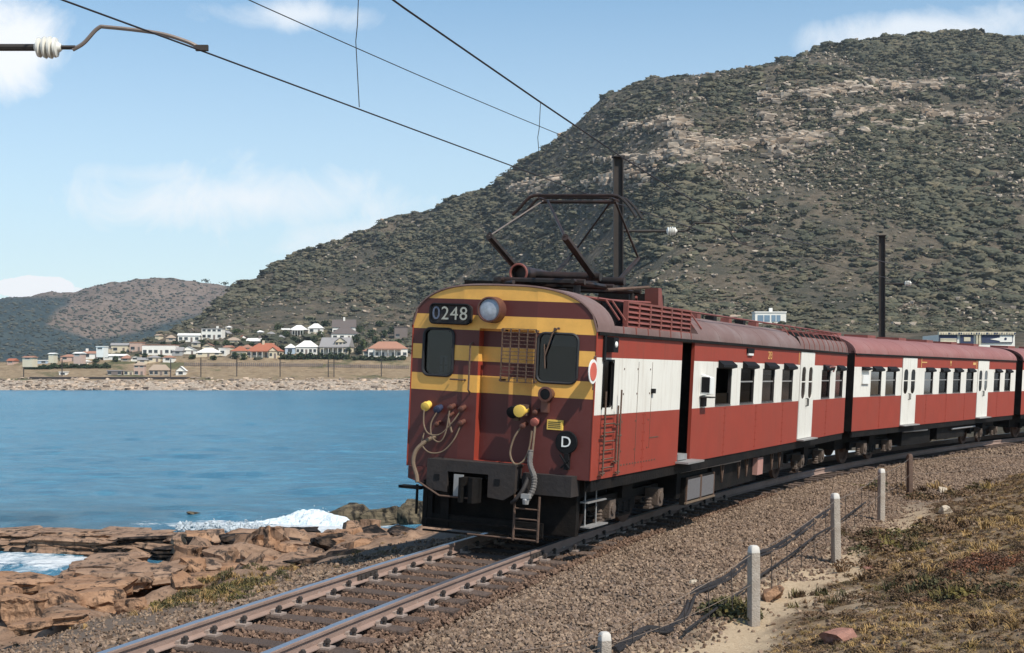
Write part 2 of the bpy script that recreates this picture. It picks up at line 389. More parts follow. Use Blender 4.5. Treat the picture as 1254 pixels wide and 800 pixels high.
def scatter(name, pts, rots, scls, picks, protos, parent=None):
    """one 'stuff' object: copies of small prototype meshes on points (geometry nodes)"""
    me = bpy.data.meshes.new(name); n = len(pts); me.vertices.add(n); me.vertices.foreach_set('co', np.asarray(pts, np.float32).ravel())
    for k, q, t in (('rotv', rots, 'FLOAT_VECTOR'), ('sclv', scls, 'FLOAT_VECTOR')):
        a = me.attributes.new(k, t, 'POINT'); a.data.foreach_set('vector', np.asarray(q, np.float32).ravel())
    a = me.attributes.new('pick', 'INT', 'POINT'); a.data.foreach_set('value', np.asarray(picks, np.int32))
    o = obj(name, me, parent); kind(o, 'stuff')
    col = bpy.data.collections.new(name+'_source')
    for p in protos: col.objects.link(p)
    g = bpy.data.node_groups.new(name, 'GeometryNodeTree')
    g.interface.new_socket('Geometry', in_out='INPUT', socket_type='NodeSocketGeometry'); g.interface.new_socket('Geometry', in_out='OUTPUT', socket_type='NodeSocketGeometry')
    gi = g.nodes.new('NodeGroupInput'); go = g.nodes.new('NodeGroupOutput'); iop = g.nodes.new('GeometryNodeInstanceOnPoints')
    ci = g.nodes.new('GeometryNodeCollectionInfo'); ci.inputs['Collection'].default_value = col
    ci.inputs['Separate Children'].default_value = True; ci.inputs['Reset Children'].default_value = True
    def na(nm, ty): q = g.nodes.new('GeometryNodeInputNamedAttribute'); q.data_type = ty; q.inputs['Name'].default_value = nm; return q.outputs[0]
    g.links.new(gi.outputs[0], iop.inputs['Points']); g.links.new(ci.outputs[0], iop.inputs['Instance']); iop.inputs['Pick Instance'].default_value = True
    g.links.new(na('pick', 'INT'), iop.inputs['Instance Index']); g.links.new(na('rotv', 'FLOAT_VECTOR'), iop.inputs['Rotation']); g.links.new(na('sclv', 'FLOAT_VECTOR'), iop.inputs['Scale'])
    g.links.new(iop.outputs[0], go.inputs[0])
    md = o.modifiers.new('scatter', 'NODES'); md.node_group = g
    return o
def proto(name, me): return bpy.data.objects.new(name, me)
def rock_mesh(seed, n=16, box=.75, sub=0, rough=.06, sx=1, sy=1, sz=1, m=None, freq=2.2, strata=0):
    """angular stone: hull of points on a squarish ellipsoid, optionally cut finer and roughened"""
    r = random.Random(seed); bm = bmesh.new()
    for i in range(n):
        p = Vector((r.gauss(0, 1), r.gauss(0, 1), r.gauss(0, 1))).normalized()
        q = Vector([math.copysign(abs(c)**box, c) for c in p])*r.uniform(.8, 1.05)
        bm.verts.new(q*.6)
    bmesh.ops.convex_hull(bm, input=bm.verts[:])
    for v in [v for v in bm.verts if not v.link_faces]: bm.verts.remove(v)
    if sub:
        bmesh.ops.triangulate(bm, faces=bm.faces[:])
        for k in range(sub): bmesh.ops.subdivide_edges(bm, edges=[e for e in bm.edges if e.calc_length() > .16], cuts=1, use_grid_fill=False); bmesh.ops.triangulate(bm, faces=bm.faces[:])
        off = Vector((r.random()*50, r.random()*50, r.random()*50))
        for v in bm.verts:
            q = v.co*freq+off
            w = mnoise.noise(q)+.5*mnoise.noise(q*2.3)+.3*mnoise.noise(q*5.1)
            c = mnoise.noise(Vector((q.x*2.2, q.y*2.2, q.z*.5)))
            crack = -max(0, .14-abs(c))*1.6
            v.co += v.co.normalized()*(w*rough*1.6+crack*rough*3)
            if strata:
                lay = math.floor(v.co.z*strata+.8*mnoise.noise(q*.35)); v.co.xy *= 1+.20*(((lay*7919+seed*31) % 97)/97-.5)
    for v in bm.verts: v.co = Vector((v.co.x*sx, v.co.y*sy, v.co.z*sz))
    bmesh.ops.recalc_face_normals(bm, faces=bm.faces[:])
    me = bpy.data.meshes.new('rock'); bm.to_mesh(me); bm.free()
    if m: me.materials.append(m)
    return me

# ------------------------------------------------------------------ near ground
def ground_material():
    k = NT('near_ground')
    fine = k.noise(22, 8, .7); med = k.noise(3.2, 8, .65); big = k.noise(.55, 6, .6)
    ballast = k.mix(fine, (.075, .055, .042), (.22, .17, .135))
    dirt = k.mix(k.ramp(med, .3, .7), (.10, .062, .042), (.20, .135, .095))
    sand = k.mix(k.ramp(fine, .3, .7), (.36, .26, .165), (.52, .40, .27))
    soil = k.mix(k.ramp(med, .35, .68), (.14, .098, .062), (.31, .22, .135))
    soil = k.mix(k.ramp(big, .5, .7), soil, (.24, .165, .10))
    rock = k.mix(k.ramp(med, .3, .7), (.16, .098, .064), (.36, .235, .16))
    rock = k.mix(k.ramp(k.noise(7, 8, .7, sc=(1, 1, .25)), .55, .66), rock, (.055, .042, .035))
    c = k.mix(k.at('dirt'), ballast, dirt); c = k.mix(k.at('sand'), c, sand); c = k.mix(k.at('bank'), c, soil); c = k.mix(k.at('rock'), c, rock)
    k.bump(k.mix(.5, fine, med), .8, .06)
    return k.done(c, .95, .1)
def build_ground():
    s = np.concatenate([np.arange(-40, -16, .5), np.arange(-16, 8, .12), np.arange(8, 40, .3), np.arange(40, 75, 1.0)])
    t = np.concatenate([np.arange(-60, -14, 2.0), np.arange(-14, -8, .3), np.arange(-8, 14, .13), np.arange(14, 26, .8)])
    Sg, Tg = np.meshgrid(s, t, indexing='ij'); A = TH+Sg/RT
    X = CCx-np.cos(A)*(RT+Tg); Y = CCy+np.sin(A)*(RT+Tg); Z = zground(X, Y)
    w = fbm(X*.7, Y*.7, 4, 21)
    rock = np.clip((Tg-4.0+w*2.2)/.5, 0, 1)
    bank = np.clip((-Tg-4.75+w*1.1)/.35, 0, 1)
    sand = np.clip((-Tg-3.6+w*1.0)/.3, 0, 1)*(1-bank)*np.clip((6-Sg)/6, 0, 1)
    dirt = np.clip((.95-np.abs(Tg))/.2, 0, 1)
    o = grid_mesh('ground', X, Y, Z, ground_material(), dict(rock=rock, bank=bank, sand=sand, dirt=dirt)); kind(o, 'structure'); return o
build_ground()

# ------------------------------------------------------------------ sea
SEA = -2.5
def sea_material():
    k = NT('sea_water')
    big = k.noise(.05, 5, .6, sc=(1, .35, 1)); n1 = k.noise(.9, 6, .65, sc=(.55, 1.3, 1)); n2 = k.noise(5, 5, .65, sc=(.5, 1.3, 1))
    deep = k.mix(k.ramp(big, .35, .65), (.042, .175, .28), (.070, .235, .35))
    deep = k.mix(k.ramp(n1, .46, .64), deep, (.075, .27, .39))
    deep = k.mix(k.at('shallow'), deep, (.020, .055, .075))
    foamn = k.noise(1.1, 8, .72, dist=.8); fm = k.math('ADD', k.at('foam'), k.math('MULTIPLY', k.math('SUBTRACT', foamn, .5), 1.6))
    fmask = k.ramp(fm, .42, .62)
    c = k.mix(fmask, deep, (.80, .83, .84))
    k.b.inputs['IOR'].default_value = 1.33
    h = k.math('ADD', k.math('MULTIPLY', n1, 1.0), k.math('MULTIPLY', n2, .35))
    k.bump(h, 1.0, .75)
    m = k.done(c, .16, .5)
    k.L.new(k.ramp(fmask, 0, 1, .22, .9), k.b.inputs['Roughness'])
    return m
def sea_dist_foam(X, Y):
    f = np.zeros_like(X)
    for px, py, rx, ry, a in FOAM:
        Yc = F*(CAMZ-SEA)/(py-HOR); xc = (px-CX)/F*Yc
        f = np.maximum(f, a*np.exp(-(((X-xc)/rx)**2+((Y-Yc)/ry)**2)))
    return f
FOAM = [(46, 688, 2.2, 2.4, .66), (10, 690, 2.2, 2.4, .66), (370, 646, 3.0, 2.0, .9), (250, 642, 3.2, .8, .62), (300, 645, 3, 1.0, .7), (90, 644, 5, .5, .35), (490, 640, 2.5, 1.5, .45), (180, 637, 5, .7, .33)]
def build_sea():
    p = np.linspace(-520, 1000, 420); Yv = 14*(2500/14)**np.linspace(0, 1, 420)
    P, Y = np.meshgrid(p, Yv, indexing='ij'); X = (P-CX)/F*Y
    amp = np.clip(Y/40, .3, 1.0)*.17
    Z = SEA+amp*fbm(X*.16+Y*.05, Y*.34, 4, 31, .6)*np.clip(140/Y, .2, 1)*1.6
    foam = sea_dist_foam(X, Y)
    sh = np.exp(-((Y-47)/9)**2)*.55*np.clip((560-P)/200, 0, 1)*(.6+fbm(X*.3, Y*.5, 3, 33)*1.2)
    o = grid_mesh('sea', X, Y, Z, sea_material(), dict(foam=foam, shallow=np.clip(sh, 0, 1))); kind(o, 'structure')
build_sea()
FOAMM = NT('sea_foam'); FOAMM.bump(FOAMM.noise(9, 8, .7), .8, .08)
FOAMM = FOAMM.done(FOAMM.mix(FOAMM.ramp(FOAMM.noise(4.5, 9, .78, dist=.6), .40, .60), (.50, .60, .66), (.87, .88, .88)), .9, .1)
def build_wave():
    """the wave breaking on the reef: a lumpy white crest with spray"""
    n, m_ = 150, 60
    u = np.linspace(0, 1, n); v = np.linspace(-1, 1, m_); U, V = np.meshgrid(u, v, indexing='ij')
    px = 262+U*184; Yc = 46.0+1.2*np.sin(U*3); Y = Yc+V*1.5
    X = (px-CX)/F*Yc
    env = np.sin(np.pi*np.clip(U, 0, 1))**.7*np.clip(.20+.38*np.exp(-((U-.66)/.17)**2)+.24*np.exp(-((U-.86)/.1)**2), 0, 2)
    prof = np.exp(-(V/.42)**2)
    Z = SEA-.06+env*prof*(.78+.40*fbm(X*1.2, Y*1.2, 5, 41))+prof*env*.22*np.abs(fbm(X*3, Y*3, 4, 44))*1.5+.05*fbm(X*9, Y*9, 2, 45)*prof*env
    Z = np.where(env*prof < .05, SEA-.12, Z)
    o = grid_mesh('breaking_wave', X, Y, Z, FOAMM); kind(o, 'structure')
    bl = [proto('spray_clump', rock_mesh(900+i, 14, 1.0, 1, .2, m=FOAMM)) for i in range(3)]
    pts = []; sc = []
    for i in range(500):
        uu = min(1, max(0, rnd.gauss(.64, .19))); p = 262+uu*184; yy = 46.0+1.2*math.sin(uu*3)+rnd.gauss(0, .35)
        e = math.sin(math.pi*uu)**.7*(.18+.38*math.exp(-((uu-.68)/.18)**2))
        pts.append(((p-CX)/F*46.0, yy, SEA+e*abs(rnd.gauss(.35, .28)))); q = rnd.uniform(.015, .045); sc.append((q*1.5, q, q*.8))
    for i in range(260):
        p = rnd.uniform(215, 330); yy = rnd.gauss(45.5, .5)
        pts.append(((p-CX)/F*yy, yy, SEA+abs(rnd.gauss(.0, .06)))); q = rnd.uniform(.04, .12); sc.append((q*1.8, q, q*.6))
    N_ = len(pts)
    scatter('sea_spray', pts, rng.uniform(0, 6.28, (N_, 3)), sc, rng.integers(0, 3, N_), bl)
build_wave()

# ------------------------------------------------------------------ the hill across the bay
RIDGE = np.array([(-500, 447), (0, 444), (60, 442), (100, 437), (150, 427), (200, 410), (240, 391), (290, 353), (340, 325), (420, 300), (520, 255), (600, 222), (625, 205), (700, 155), (745, 122), (800, 105), (870, 88), (950, 70), (1000, 58), (1100, 48), (1200, 38), (1260, 42), (1400, 60), (1800, 130)], float)
RIDY = np.array([(-500, 760), (150, 760), (240, 800), (350, 900), (500, 900), (745, 850), (1246, 770), (1800, 760)], float)
LY = np.array([510, 524, 532, 545, 556, 580, 592, 605, 640, 665, 700, 740], float)
LP = np.array([490, 478.3, 473, 466, 462.5, 450.5, 442, 434.5, 419, 409, 396, 380], float)
RYn = np.array([60, 75, 100, 150, 200, 260, 330, 400, 430, 480, 560, 660], float)
RZn = np.array([-.8, -.5, 0, 1.5, 4, 8, 12.5, 17, 19, 35, 76, 137], float)
def hill_nodes(p):
    rp = np.interp(p, RIDGE[:, 0], RIDGE[:, 1]); ry = np.interp(p, RIDY[:, 0], RIDY[:, 1])
    lp = np.maximum(LP, rp+np.arange(12)[::-1]*.25); lz = CAMZ+(HOR-lp)/F*LY
    w = np.clip((p-515)/330, 0, 1); w = w*w*(3-2*w)
    Yn = LY*(1-w)+RYn*w; zn = lz*(1-w)+RZn*w
    zr = CAMZ+(HOR-rp)/F*ry
    cap = zr*np.clip((Yn/ry), 0, 1)
    zn = np.minimum(zn, np.maximum(cap, -6))
    return np.concatenate([Yn, [ry, ry+50, ry+300]]), np.concatenate([zn, [zr, zr-6, zr-70]])
PC = np.arange(-480, 1760, 3.0)
VN = 330
def build_hill_grid():
    X = np.zeros((len(PC), VN)); Y = X.copy(); Z = X.copy(); Vv = X.copy()
    sm = np.hanning(15); sm /= sm.sum()
    for i, p in enumerate(PC):
        Yn, zn = hill_nodes(p); q = np.concatenate([np.linspace(0, 11, 190, endpoint=False), np.linspace(11, 12, 110, endpoint=False), np.linspace(12, 14, 30)])
        # v: 0..11 foot nodes, 11..12 the slope, 12 the ridge
        Yi = np.interp(q, np.arange(15), Yn); zi = np.interp(q, np.arange(15), zn)
        za = np.convolve(np.pad(zi, 7, 'edge'), sm, 'valid'); k = np.clip(np.abs(q-12)/.25, 0, 1); zi = zi*(1-k)+za*k
        Y[i] = Yi; Z[i] = zi; X[i] = (p-CX)/F*Yi; Vv[i] = q
    return X, Y, Z, Vv
HX, HY, HZ, HV = build_hill_grid()
hill_up = np.clip((HZ-24)/40, 0, 1)
# gullies, ledges and hummocks
_n = fbm(HX*.012+3, HY*.012, 5, 51)*9+fbm(HX*.05, HY*.05, 4, 52)*3.0
HZ = HZ+hill_up*_n*np.clip((HZ-20)/60, .15, 1)+np.clip(HZ/8, 0, 1)*fbm(HX*.12, HY*.12, 3, 53)*.8
_st = (HZ+fbm(HX*.01, HY*.01, 3, 55)*14)/13.0
HZ = HZ+hill_up*(np.abs((_st % 1)-.5)*2-.5)*2.6*np.clip(.3+fbm(HX*.015, HY*.02, 3, 56)*2.5, 0, 1)
HZ = HZ+fbm(HX*.0065+7, HY*.005, 3, 88)*26*np.clip((HV-9)/2.4, 0, 1)*np.clip((12-HV)/.5, 0, 1)*(HV < 12)*np.where(HV > 10.5, 1, .4)
def pxy(X, Y, Z): return CX+F*X/Y, HOR-F*(Z-CAMZ)/Y
def hill_material():
    k = NT('hillside_scrub')
    a = k.noise(.045, 8, .65); b = k.noise(.33, 8, .7); c = k.noise(1.2, 6, .7)
    soil = k.mix(k.ramp(b, .35, .65), (.080, .064, .045), (.185, .148, .108))
    veg = k.mix(k.ramp(c, .35, .65), (.050, .048, .036), (.10, .092, .070))
    up = k.mix(k.ramp(a, .42, .58), soil, veg)
    up = k.mix(k.ramp(k.noise(.55, 8, .75), .62, .68), up, (.24, .205, .165))
    low = k.mix(k.ramp(b, .35, .65), (.22, .155, .095), (.37, .275, .175))
    low = k.mix(k.ramp(a, .52, .6), low, (.12, .115, .06))
    shore = k.mix(k.ramp(c, .4, .6), (.22, .165, .125), (.62, .51, .40))
    col = k.mix(k.at('lowland'), up, low); col = k.mix(k.at('shore'), col, shore)
    k.bump(b, 1.0, 1.2)
    return k.done(col, .95, .05)
_pw = np.clip((HX/HY*F+CX-515)/330, 0, 1)
_lowl = np.clip((7.2-HV+fbm(HX*.03, HY*.03, 3, 57)*1.2)/.8, 0, 1)*(1-_pw)
_shr = np.clip((3.4-HV+fbm(HX*.08, HY*.08, 3, 58)*1.4)/.5, 0, 1)*(1-_pw)
hill = kind(grid_mesh('hillside', HX, HY, HZ, hill_material(), dict(lowland=_lowl, shore=_shr)), 'structure')

def hill_z(px, Y):
    i = int(np.clip(round((px-PC[0])/3.0), 0, len(PC)-1)); return float(np.interp(Y, HY[i], HZ[i]))
def hill_at(px, py):
    """first place where the sight line through a pixel meets the hill"""
    i = int(np.clip(round((px-PC[0])/3.0), 0, len(PC)-1)); pp = HOR-F*(HZ[i]-CAMZ)/HY[i]
    k = np.argmax(pp <= py); k = max(1, k)
    Y = float(np.interp(-py, [-pp[k-1], -pp[k]], [HY[i, k-1], HY[i, k]])); return Vector(((px-CX)/F*Y, Y, CAMZ+(HOR-py)/F*Y))

# far range behind the town
def build_far():
    rid = np.array([(-600, 372), (-200, 366), (10, 364), (60, 359), (90, 357), (112, 350), (150, 345), (190, 341), (230, 344), (285, 349), (330, 356), (420, 372), (700, 400), (1000, 420)], float)
    p = np.arange(-600, 900, 3.0); v = np.linspace(0, 1.15, 150); P, V = np.meshgrid(p, v, indexing='ij')
    R = np.interp(P, rid[:, 0], rid[:, 1])
    Y = 1150+V*900+np.clip((110-P)/500, 0, 1)*300
    e = np.clip(V, 0, 1); shape = e**1.15
    py = 447+(R-447)*shape
    Z = CAMZ+(HOR-py)/F*Y; Z = Z-np.clip(V-1, 0, 1)*500
    X = (P-CX)/F*Y
    g = fbm(X*.005, Y*.004, 5, 61)*55*np.sin(np.pi*np.clip(V, 0, 1))+fbm(X*.03, Y*.03, 4, 62)*7*np.clip(V*4, 0, 1)
    # a spur running down to the left, with a valley on either side
    Z = Z+g
    k = NT('far_range')
    a = k.noise(.006, 7, .6); b = k.noise(.03, 8, .7); c = k.noise(.10, 8, .75)
    brown = k.mix(k.ramp(b, .3, .7), (.13, .10, .078), (.23, .175, .14))
    brown = k.mix(k.ramp(c, .58, .66), brown, (.05, .055, .05))
    green = k.mix(k.ramp(c, .4, .65), (.030, .046, .050), (.065, .082, .076))  # dark blue-green tone that paints in the cloud shadow
    col = k.mix(k.at('cloud_shade'), brown, green)
    k.bump(b, 1.0, 4.0)
    px_, py_ = pxy(X, Y, Z)
    n = fbm(X*.006, Y*.006, 4, 63)
    # cloud shadow painted on the lower slopes and left of the spur
    edge = np.interp(P, [-600, 20, 60, 110, 180, 260, 330], [365, 375, 395, 412, 398, 378, 372])
    cloud_shade = np.clip((py_-edge)/6+n*2.0, 0, 1)
    left = np.clip((np.interp(py_, [355, 365, 400, 440], [120, 96, 62, 40])-P)/10+n*1.5, 0, 1)*np.clip((py_-362)/4, 0, 1)
    o = grid_mesh('far_hills', X, Y, Z, k.done(col, .95, .05), dict(cloud_shade=np.clip(np.maximum(cloud_shade, left), 0, 1))); kind(o, 'structure')
    return X, Y, Z
FX, FY, FZ = build_far()

# ------------------------------------------------------------------ scrub and outcrops on the hill
def leaf_bush(seed, n=34, m=None, q0=.20, q1=.42):
    """low shrub: leaf-clump faces spread through a flattened dome"""
    r = random.Random(seed); mb = MB()
    for i in range(n):
        a = r.uniform(0, 6.283); rr = math.sqrt(r.random()); h = math.sqrt(max(0, 1-rr*rr))*r.uniform(.45, 1)
        c = Vector((rr*math.cos(a), rr*math.sin(a), h*.8+.05)); q = r.uniform(q0, q1)
        nrm = (Vector((c.x*.9, c.y*.9, c.z+.25))+Vector((r.gauss(0, .4), r.gauss(0, .4), r.gauss(0, .4)))).normalized(); u = nrm.orthogonal().normalized(); w = nrm.cross(u)
        t = r.uniform(0, 6.28); u, w = u*math.cos(t)+w*math.sin(t), w*math.cos(t)-u*math.sin(t)
        mb.add([c-u*q, c-w*q*.7+nrm*.08, c+u*q, c+w*q*.7-nrm*.05], [(0, 1, 2, 3)])
    me = bpy.data.meshes.new('bush'); me.from_pydata(mb.v, [], mb.f)
    if m: me.materials.append(m)
    return me
def dome_bush(seed, m):
    r = random.Random(seed); me = rock_mesh(seed, 40, 1.0, 2, .17, 1, 1, 1, m, 2.6)
    v = np.zeros(len(me.vertices)*3); me.vertices.foreach_get('co', v); v = v.reshape(-1, 3)*1.7; v[:, 2] = v[:, 2]*.85+.25; me.vertices.foreach_set('co', v.ravel())
    me.polygons.foreach_set('use_smooth', [True]*len(me.polygons)); return me
SCRUB = mat('scrub_leaves', (.105, .098, .076), .9, var=.35, scale=1.2, rcol=[(.55, .62, .55), (.9, .95, .85), (1.25, 1.2, 1.0), (.7, .75, .7), (1.5, 1.35, 1.15)], spec=.1)
OUTC = mat('pale_outcrop', (.37, .32, .265), .95, var=.35, scale=.5, bump=.6, bscale=1.2, dirt=(.13, .10, .08), dscale=.25, damt=.8, rcol=[(.7, .66, .62), (1.1, 1.05, 1.0), (1.4, 1.33, 1.25), (1.0, .85, .72)], spec=.1)
def sample_hill(n, X, Y, Z, ok):
    px_, py_ = pxy(X, Y, Z)
    a = (px_[1:, :-1]-px_[:-1, :-1])*(py_[:-1, :-1]-py_[:-1, 1:]); a = np.clip(a, 0, 60)+.05
    c = ok(px_, py_)[:-1, :-1]; w = (a*c).ravel(); w /= w.sum()
    k = rng.choice(len(w), n, p=w); i, j = np.unravel_index(k, a.shape); u = rng.random(n); v = rng.random(n)
    def bl(A): return A[i, j]*(1-u)*(1-v)+A[i+1, j]*u*(1-v)+A[i, j+1]*(1-u)*v+A[i+1, j+1]*u*v
    return np.stack([bl(X), bl(Y), bl(Z)], -1)
def build_scrub():
    ok = lambda px, py: ((HV > 6.0) & (HV < 12.06) & (px > 60) & (px < 1420) & (py < 462))*(np.clip((HV-6.2)*.25, .10, 1)*(1-_pw)+_pw)*(.25+np.clip(.5+2.4*fbm(HX*.02, HY*.02, 4, 71), 0, 1.3))*(1+3*np.clip((HV-11.55)/.3, 0, 1))
    P_ = sample_hill(42000, HX, HY, HZ, ok); n = len(P_)
    sc = rng.uniform(.35, 1.0, n)**2.2*2.1*(.7+.9*np.clip(.5+1.6*fbm(P_[:, 0]*.03, P_[:, 1]*.03, 3, 87), 0, 1))*(.75+P_[:, 1]/1900)
    s3 = np.stack([sc*rng.uniform(.9, 1.6, n), sc*rng.uniform(.8, 1.2, n), sc*rng.uniform(.45, .75, n)], -1)
    ro = np.stack([rng.normal(0, .12, n), rng.normal(0, .12, n), rng.uniform(0, 6.28, n)], -1)
    scatter('hillside_shrubs', P_-np.array([0, 0, .15]), ro, s3, rng.integers(0, 5, n), [proto('shrub', leaf_bush(300+i, 60, SCRUB, .12, .28) if i > 2 else dome_bush(310+i, SCRUB)) for i in range(5)])
    # outcrops: bands of pale blocks across the upper slope, loose stones elsewhere
    bands = [([620, 690, 760, 830, 900, 960], [232, 226, 222, 214, 196, 186], 13), ([820, 900, 980, 1060, 1140], [172, 186, 176, 160, 158], 15), ([930, 1000, 1060, 1110], [122, 118, 104, 112], 9),
             ([1040, 1100, 1180, 1250], [110, 108, 102, 96], 9), ([930, 1010, 1090, 1150, 1230], [148, 143, 140, 146, 150], 10), ([700, 780, 850], [206, 198, 190], 8), ([640, 760, 850], [172, 158, 152], 9),
             ([860, 960, 1050, 1130], [380, 374, 380, 376], 6), ([1080, 1160, 1246], [352, 352, 360], 4)]
    def okb(px, py):
        w = np.full(px.shape, .03)
        for bx, by, th in bands:
            c = np.interp(px, bx, by); e = np.exp(-((py-c)/th)**2)*((px > bx[0]) & (px < bx[-1]))
            w = np.maximum(w, e*np.clip(.30+2.6*vnoise(px*.028, py*.05, 77), 0, 1))
        return w*((HV > 7.5) & (HV < 12.02) & (px > 200) & (px < 1350))
    Q = sample_hill(5200, HX, HY, HZ, okb); m = len(Q); px_, py_ = pxy(Q[:, 0], Q[:, 1], Q[:, 2])
    inb = np.zeros(m)
    for bx, by, th in bands: inb = np.maximum(inb, np.exp(-((py_-np.interp(px_, bx, by))/th)**2)*((px_ > bx[0]) & (px_ < bx[-1])))
    q = rng.uniform(.35, 1, m)**2*(.8+2.9*inb*(py_ < 300))
    s3 = np.stack([q*rng.uniform(1.1, 2.3, m), q*rng.uniform(.8, 1.3, m), q*rng.uniform(.5, 1.0, m)], -1)
    ro = np.stack([rng.normal(0, .1, m), rng.normal(0, .1, m), rng.normal(0, .5, m)], -1)
    Q[:, 2] += q*.35
    scatter('hillside_rocks', Q, ro, s3, rng.integers(0, 4, m), [proto('outcrop_block', rock_mesh(400+i, 14, .5, 1, .07, m=OUTC)) for i in range(4)])
    okl = lambda px, py: ((HV > 6.5) & (HV < 12.02) & (px > 150) & (px < 1350))*(np.clip(.45+2.0*fbm(HX*.025+9, HY*.025, 4, 83), .08, 1.6))*(1-.8*_lowl)*np.clip((HZ-20)/75, .22, 1.0)
    Q = sample_hill(11000, HX, HY, HZ, okl); m = len(Q); q = rng.uniform(.25, 1, m)**2.8*1.55*(.6+Q[:, 1]/1700)
    s3 = np.stack([q*rng.uniform(1.0, 2.0, m), q*rng.uniform(.8, 1.2, m), q*rng.uniform(.6, 1.0, m)], -1); Q[:, 2] += q*.5
    scatter('hillside_stones', Q, np.stack([q*0, q*0, rng.uniform(0, 6, m)], -1), s3, rng.integers(0, 3, m), [proto('loose_stone', rock_mesh(460+i, 12, .6, 0, m=OUTC)) for i in range(3)])
    # shore boulders of the far bank
    okc = lambda px, py: ((HV > .8) & (HV < 3.6) & (px > -60) & (px < 640)).astype(float)
    Q = sample_hill(1500, HX, HY, HZ, okc); m = len(Q); q = rng.uniform(.3, 1, m)**2*1.9
    s3 = np.stack([q*rng.uniform(1, 2.2, m), q, q*rng.uniform(.5, .9, m)], -1)
    SHB = mat('shore_boulder', (.42, .34, .27), .95, var=.4, scale=.8, dirt=(.08, .065, .055), dscale=.4, damt=.8, rcol=[(.35, .34, .34), (1, .95, .9), (1.5, 1.4, 1.3)], spec=.1)
    scatter('far_shore_boulders', Q, np.stack([q*0, q*0, rng.uniform(0, 6, m)], -1), s3, rng.integers(0, 3, m), [proto('boulder', rock_mesh(430+i, 13, .8, 0, m=SHB)) for i in range(3)])
    # far range: tree clumps as dots
    okf = lambda px, py: ((py > 335) & (py < 440) & (px > -40) & (px < 330)).astype(float)
    Q = sample_hill(5200, FX, FY, FZ, okf); m = len(Q); q = rng.uniform(.4, 1, m)**2*2.3
    FARB = mat('far_scrub', (.050, .062, .055), .95, var=.3, scale=.4, rcol=[(1.0, 1.0, 1.0), (1.6, 1.4, 1.25), (2.6, 2.0, 1.7)], spec=.05)
    scatter('far_hill_bushes', Q, np.stack([q*0, q*0, rng.uniform(0, 6, m)], -1), np.stack([q*1.3, q, q*.65], -1), rng.integers(0, 2, m), [proto('far_bush', dome_bush(330+i, FARB)) for i in range(2)])
build_scrub()

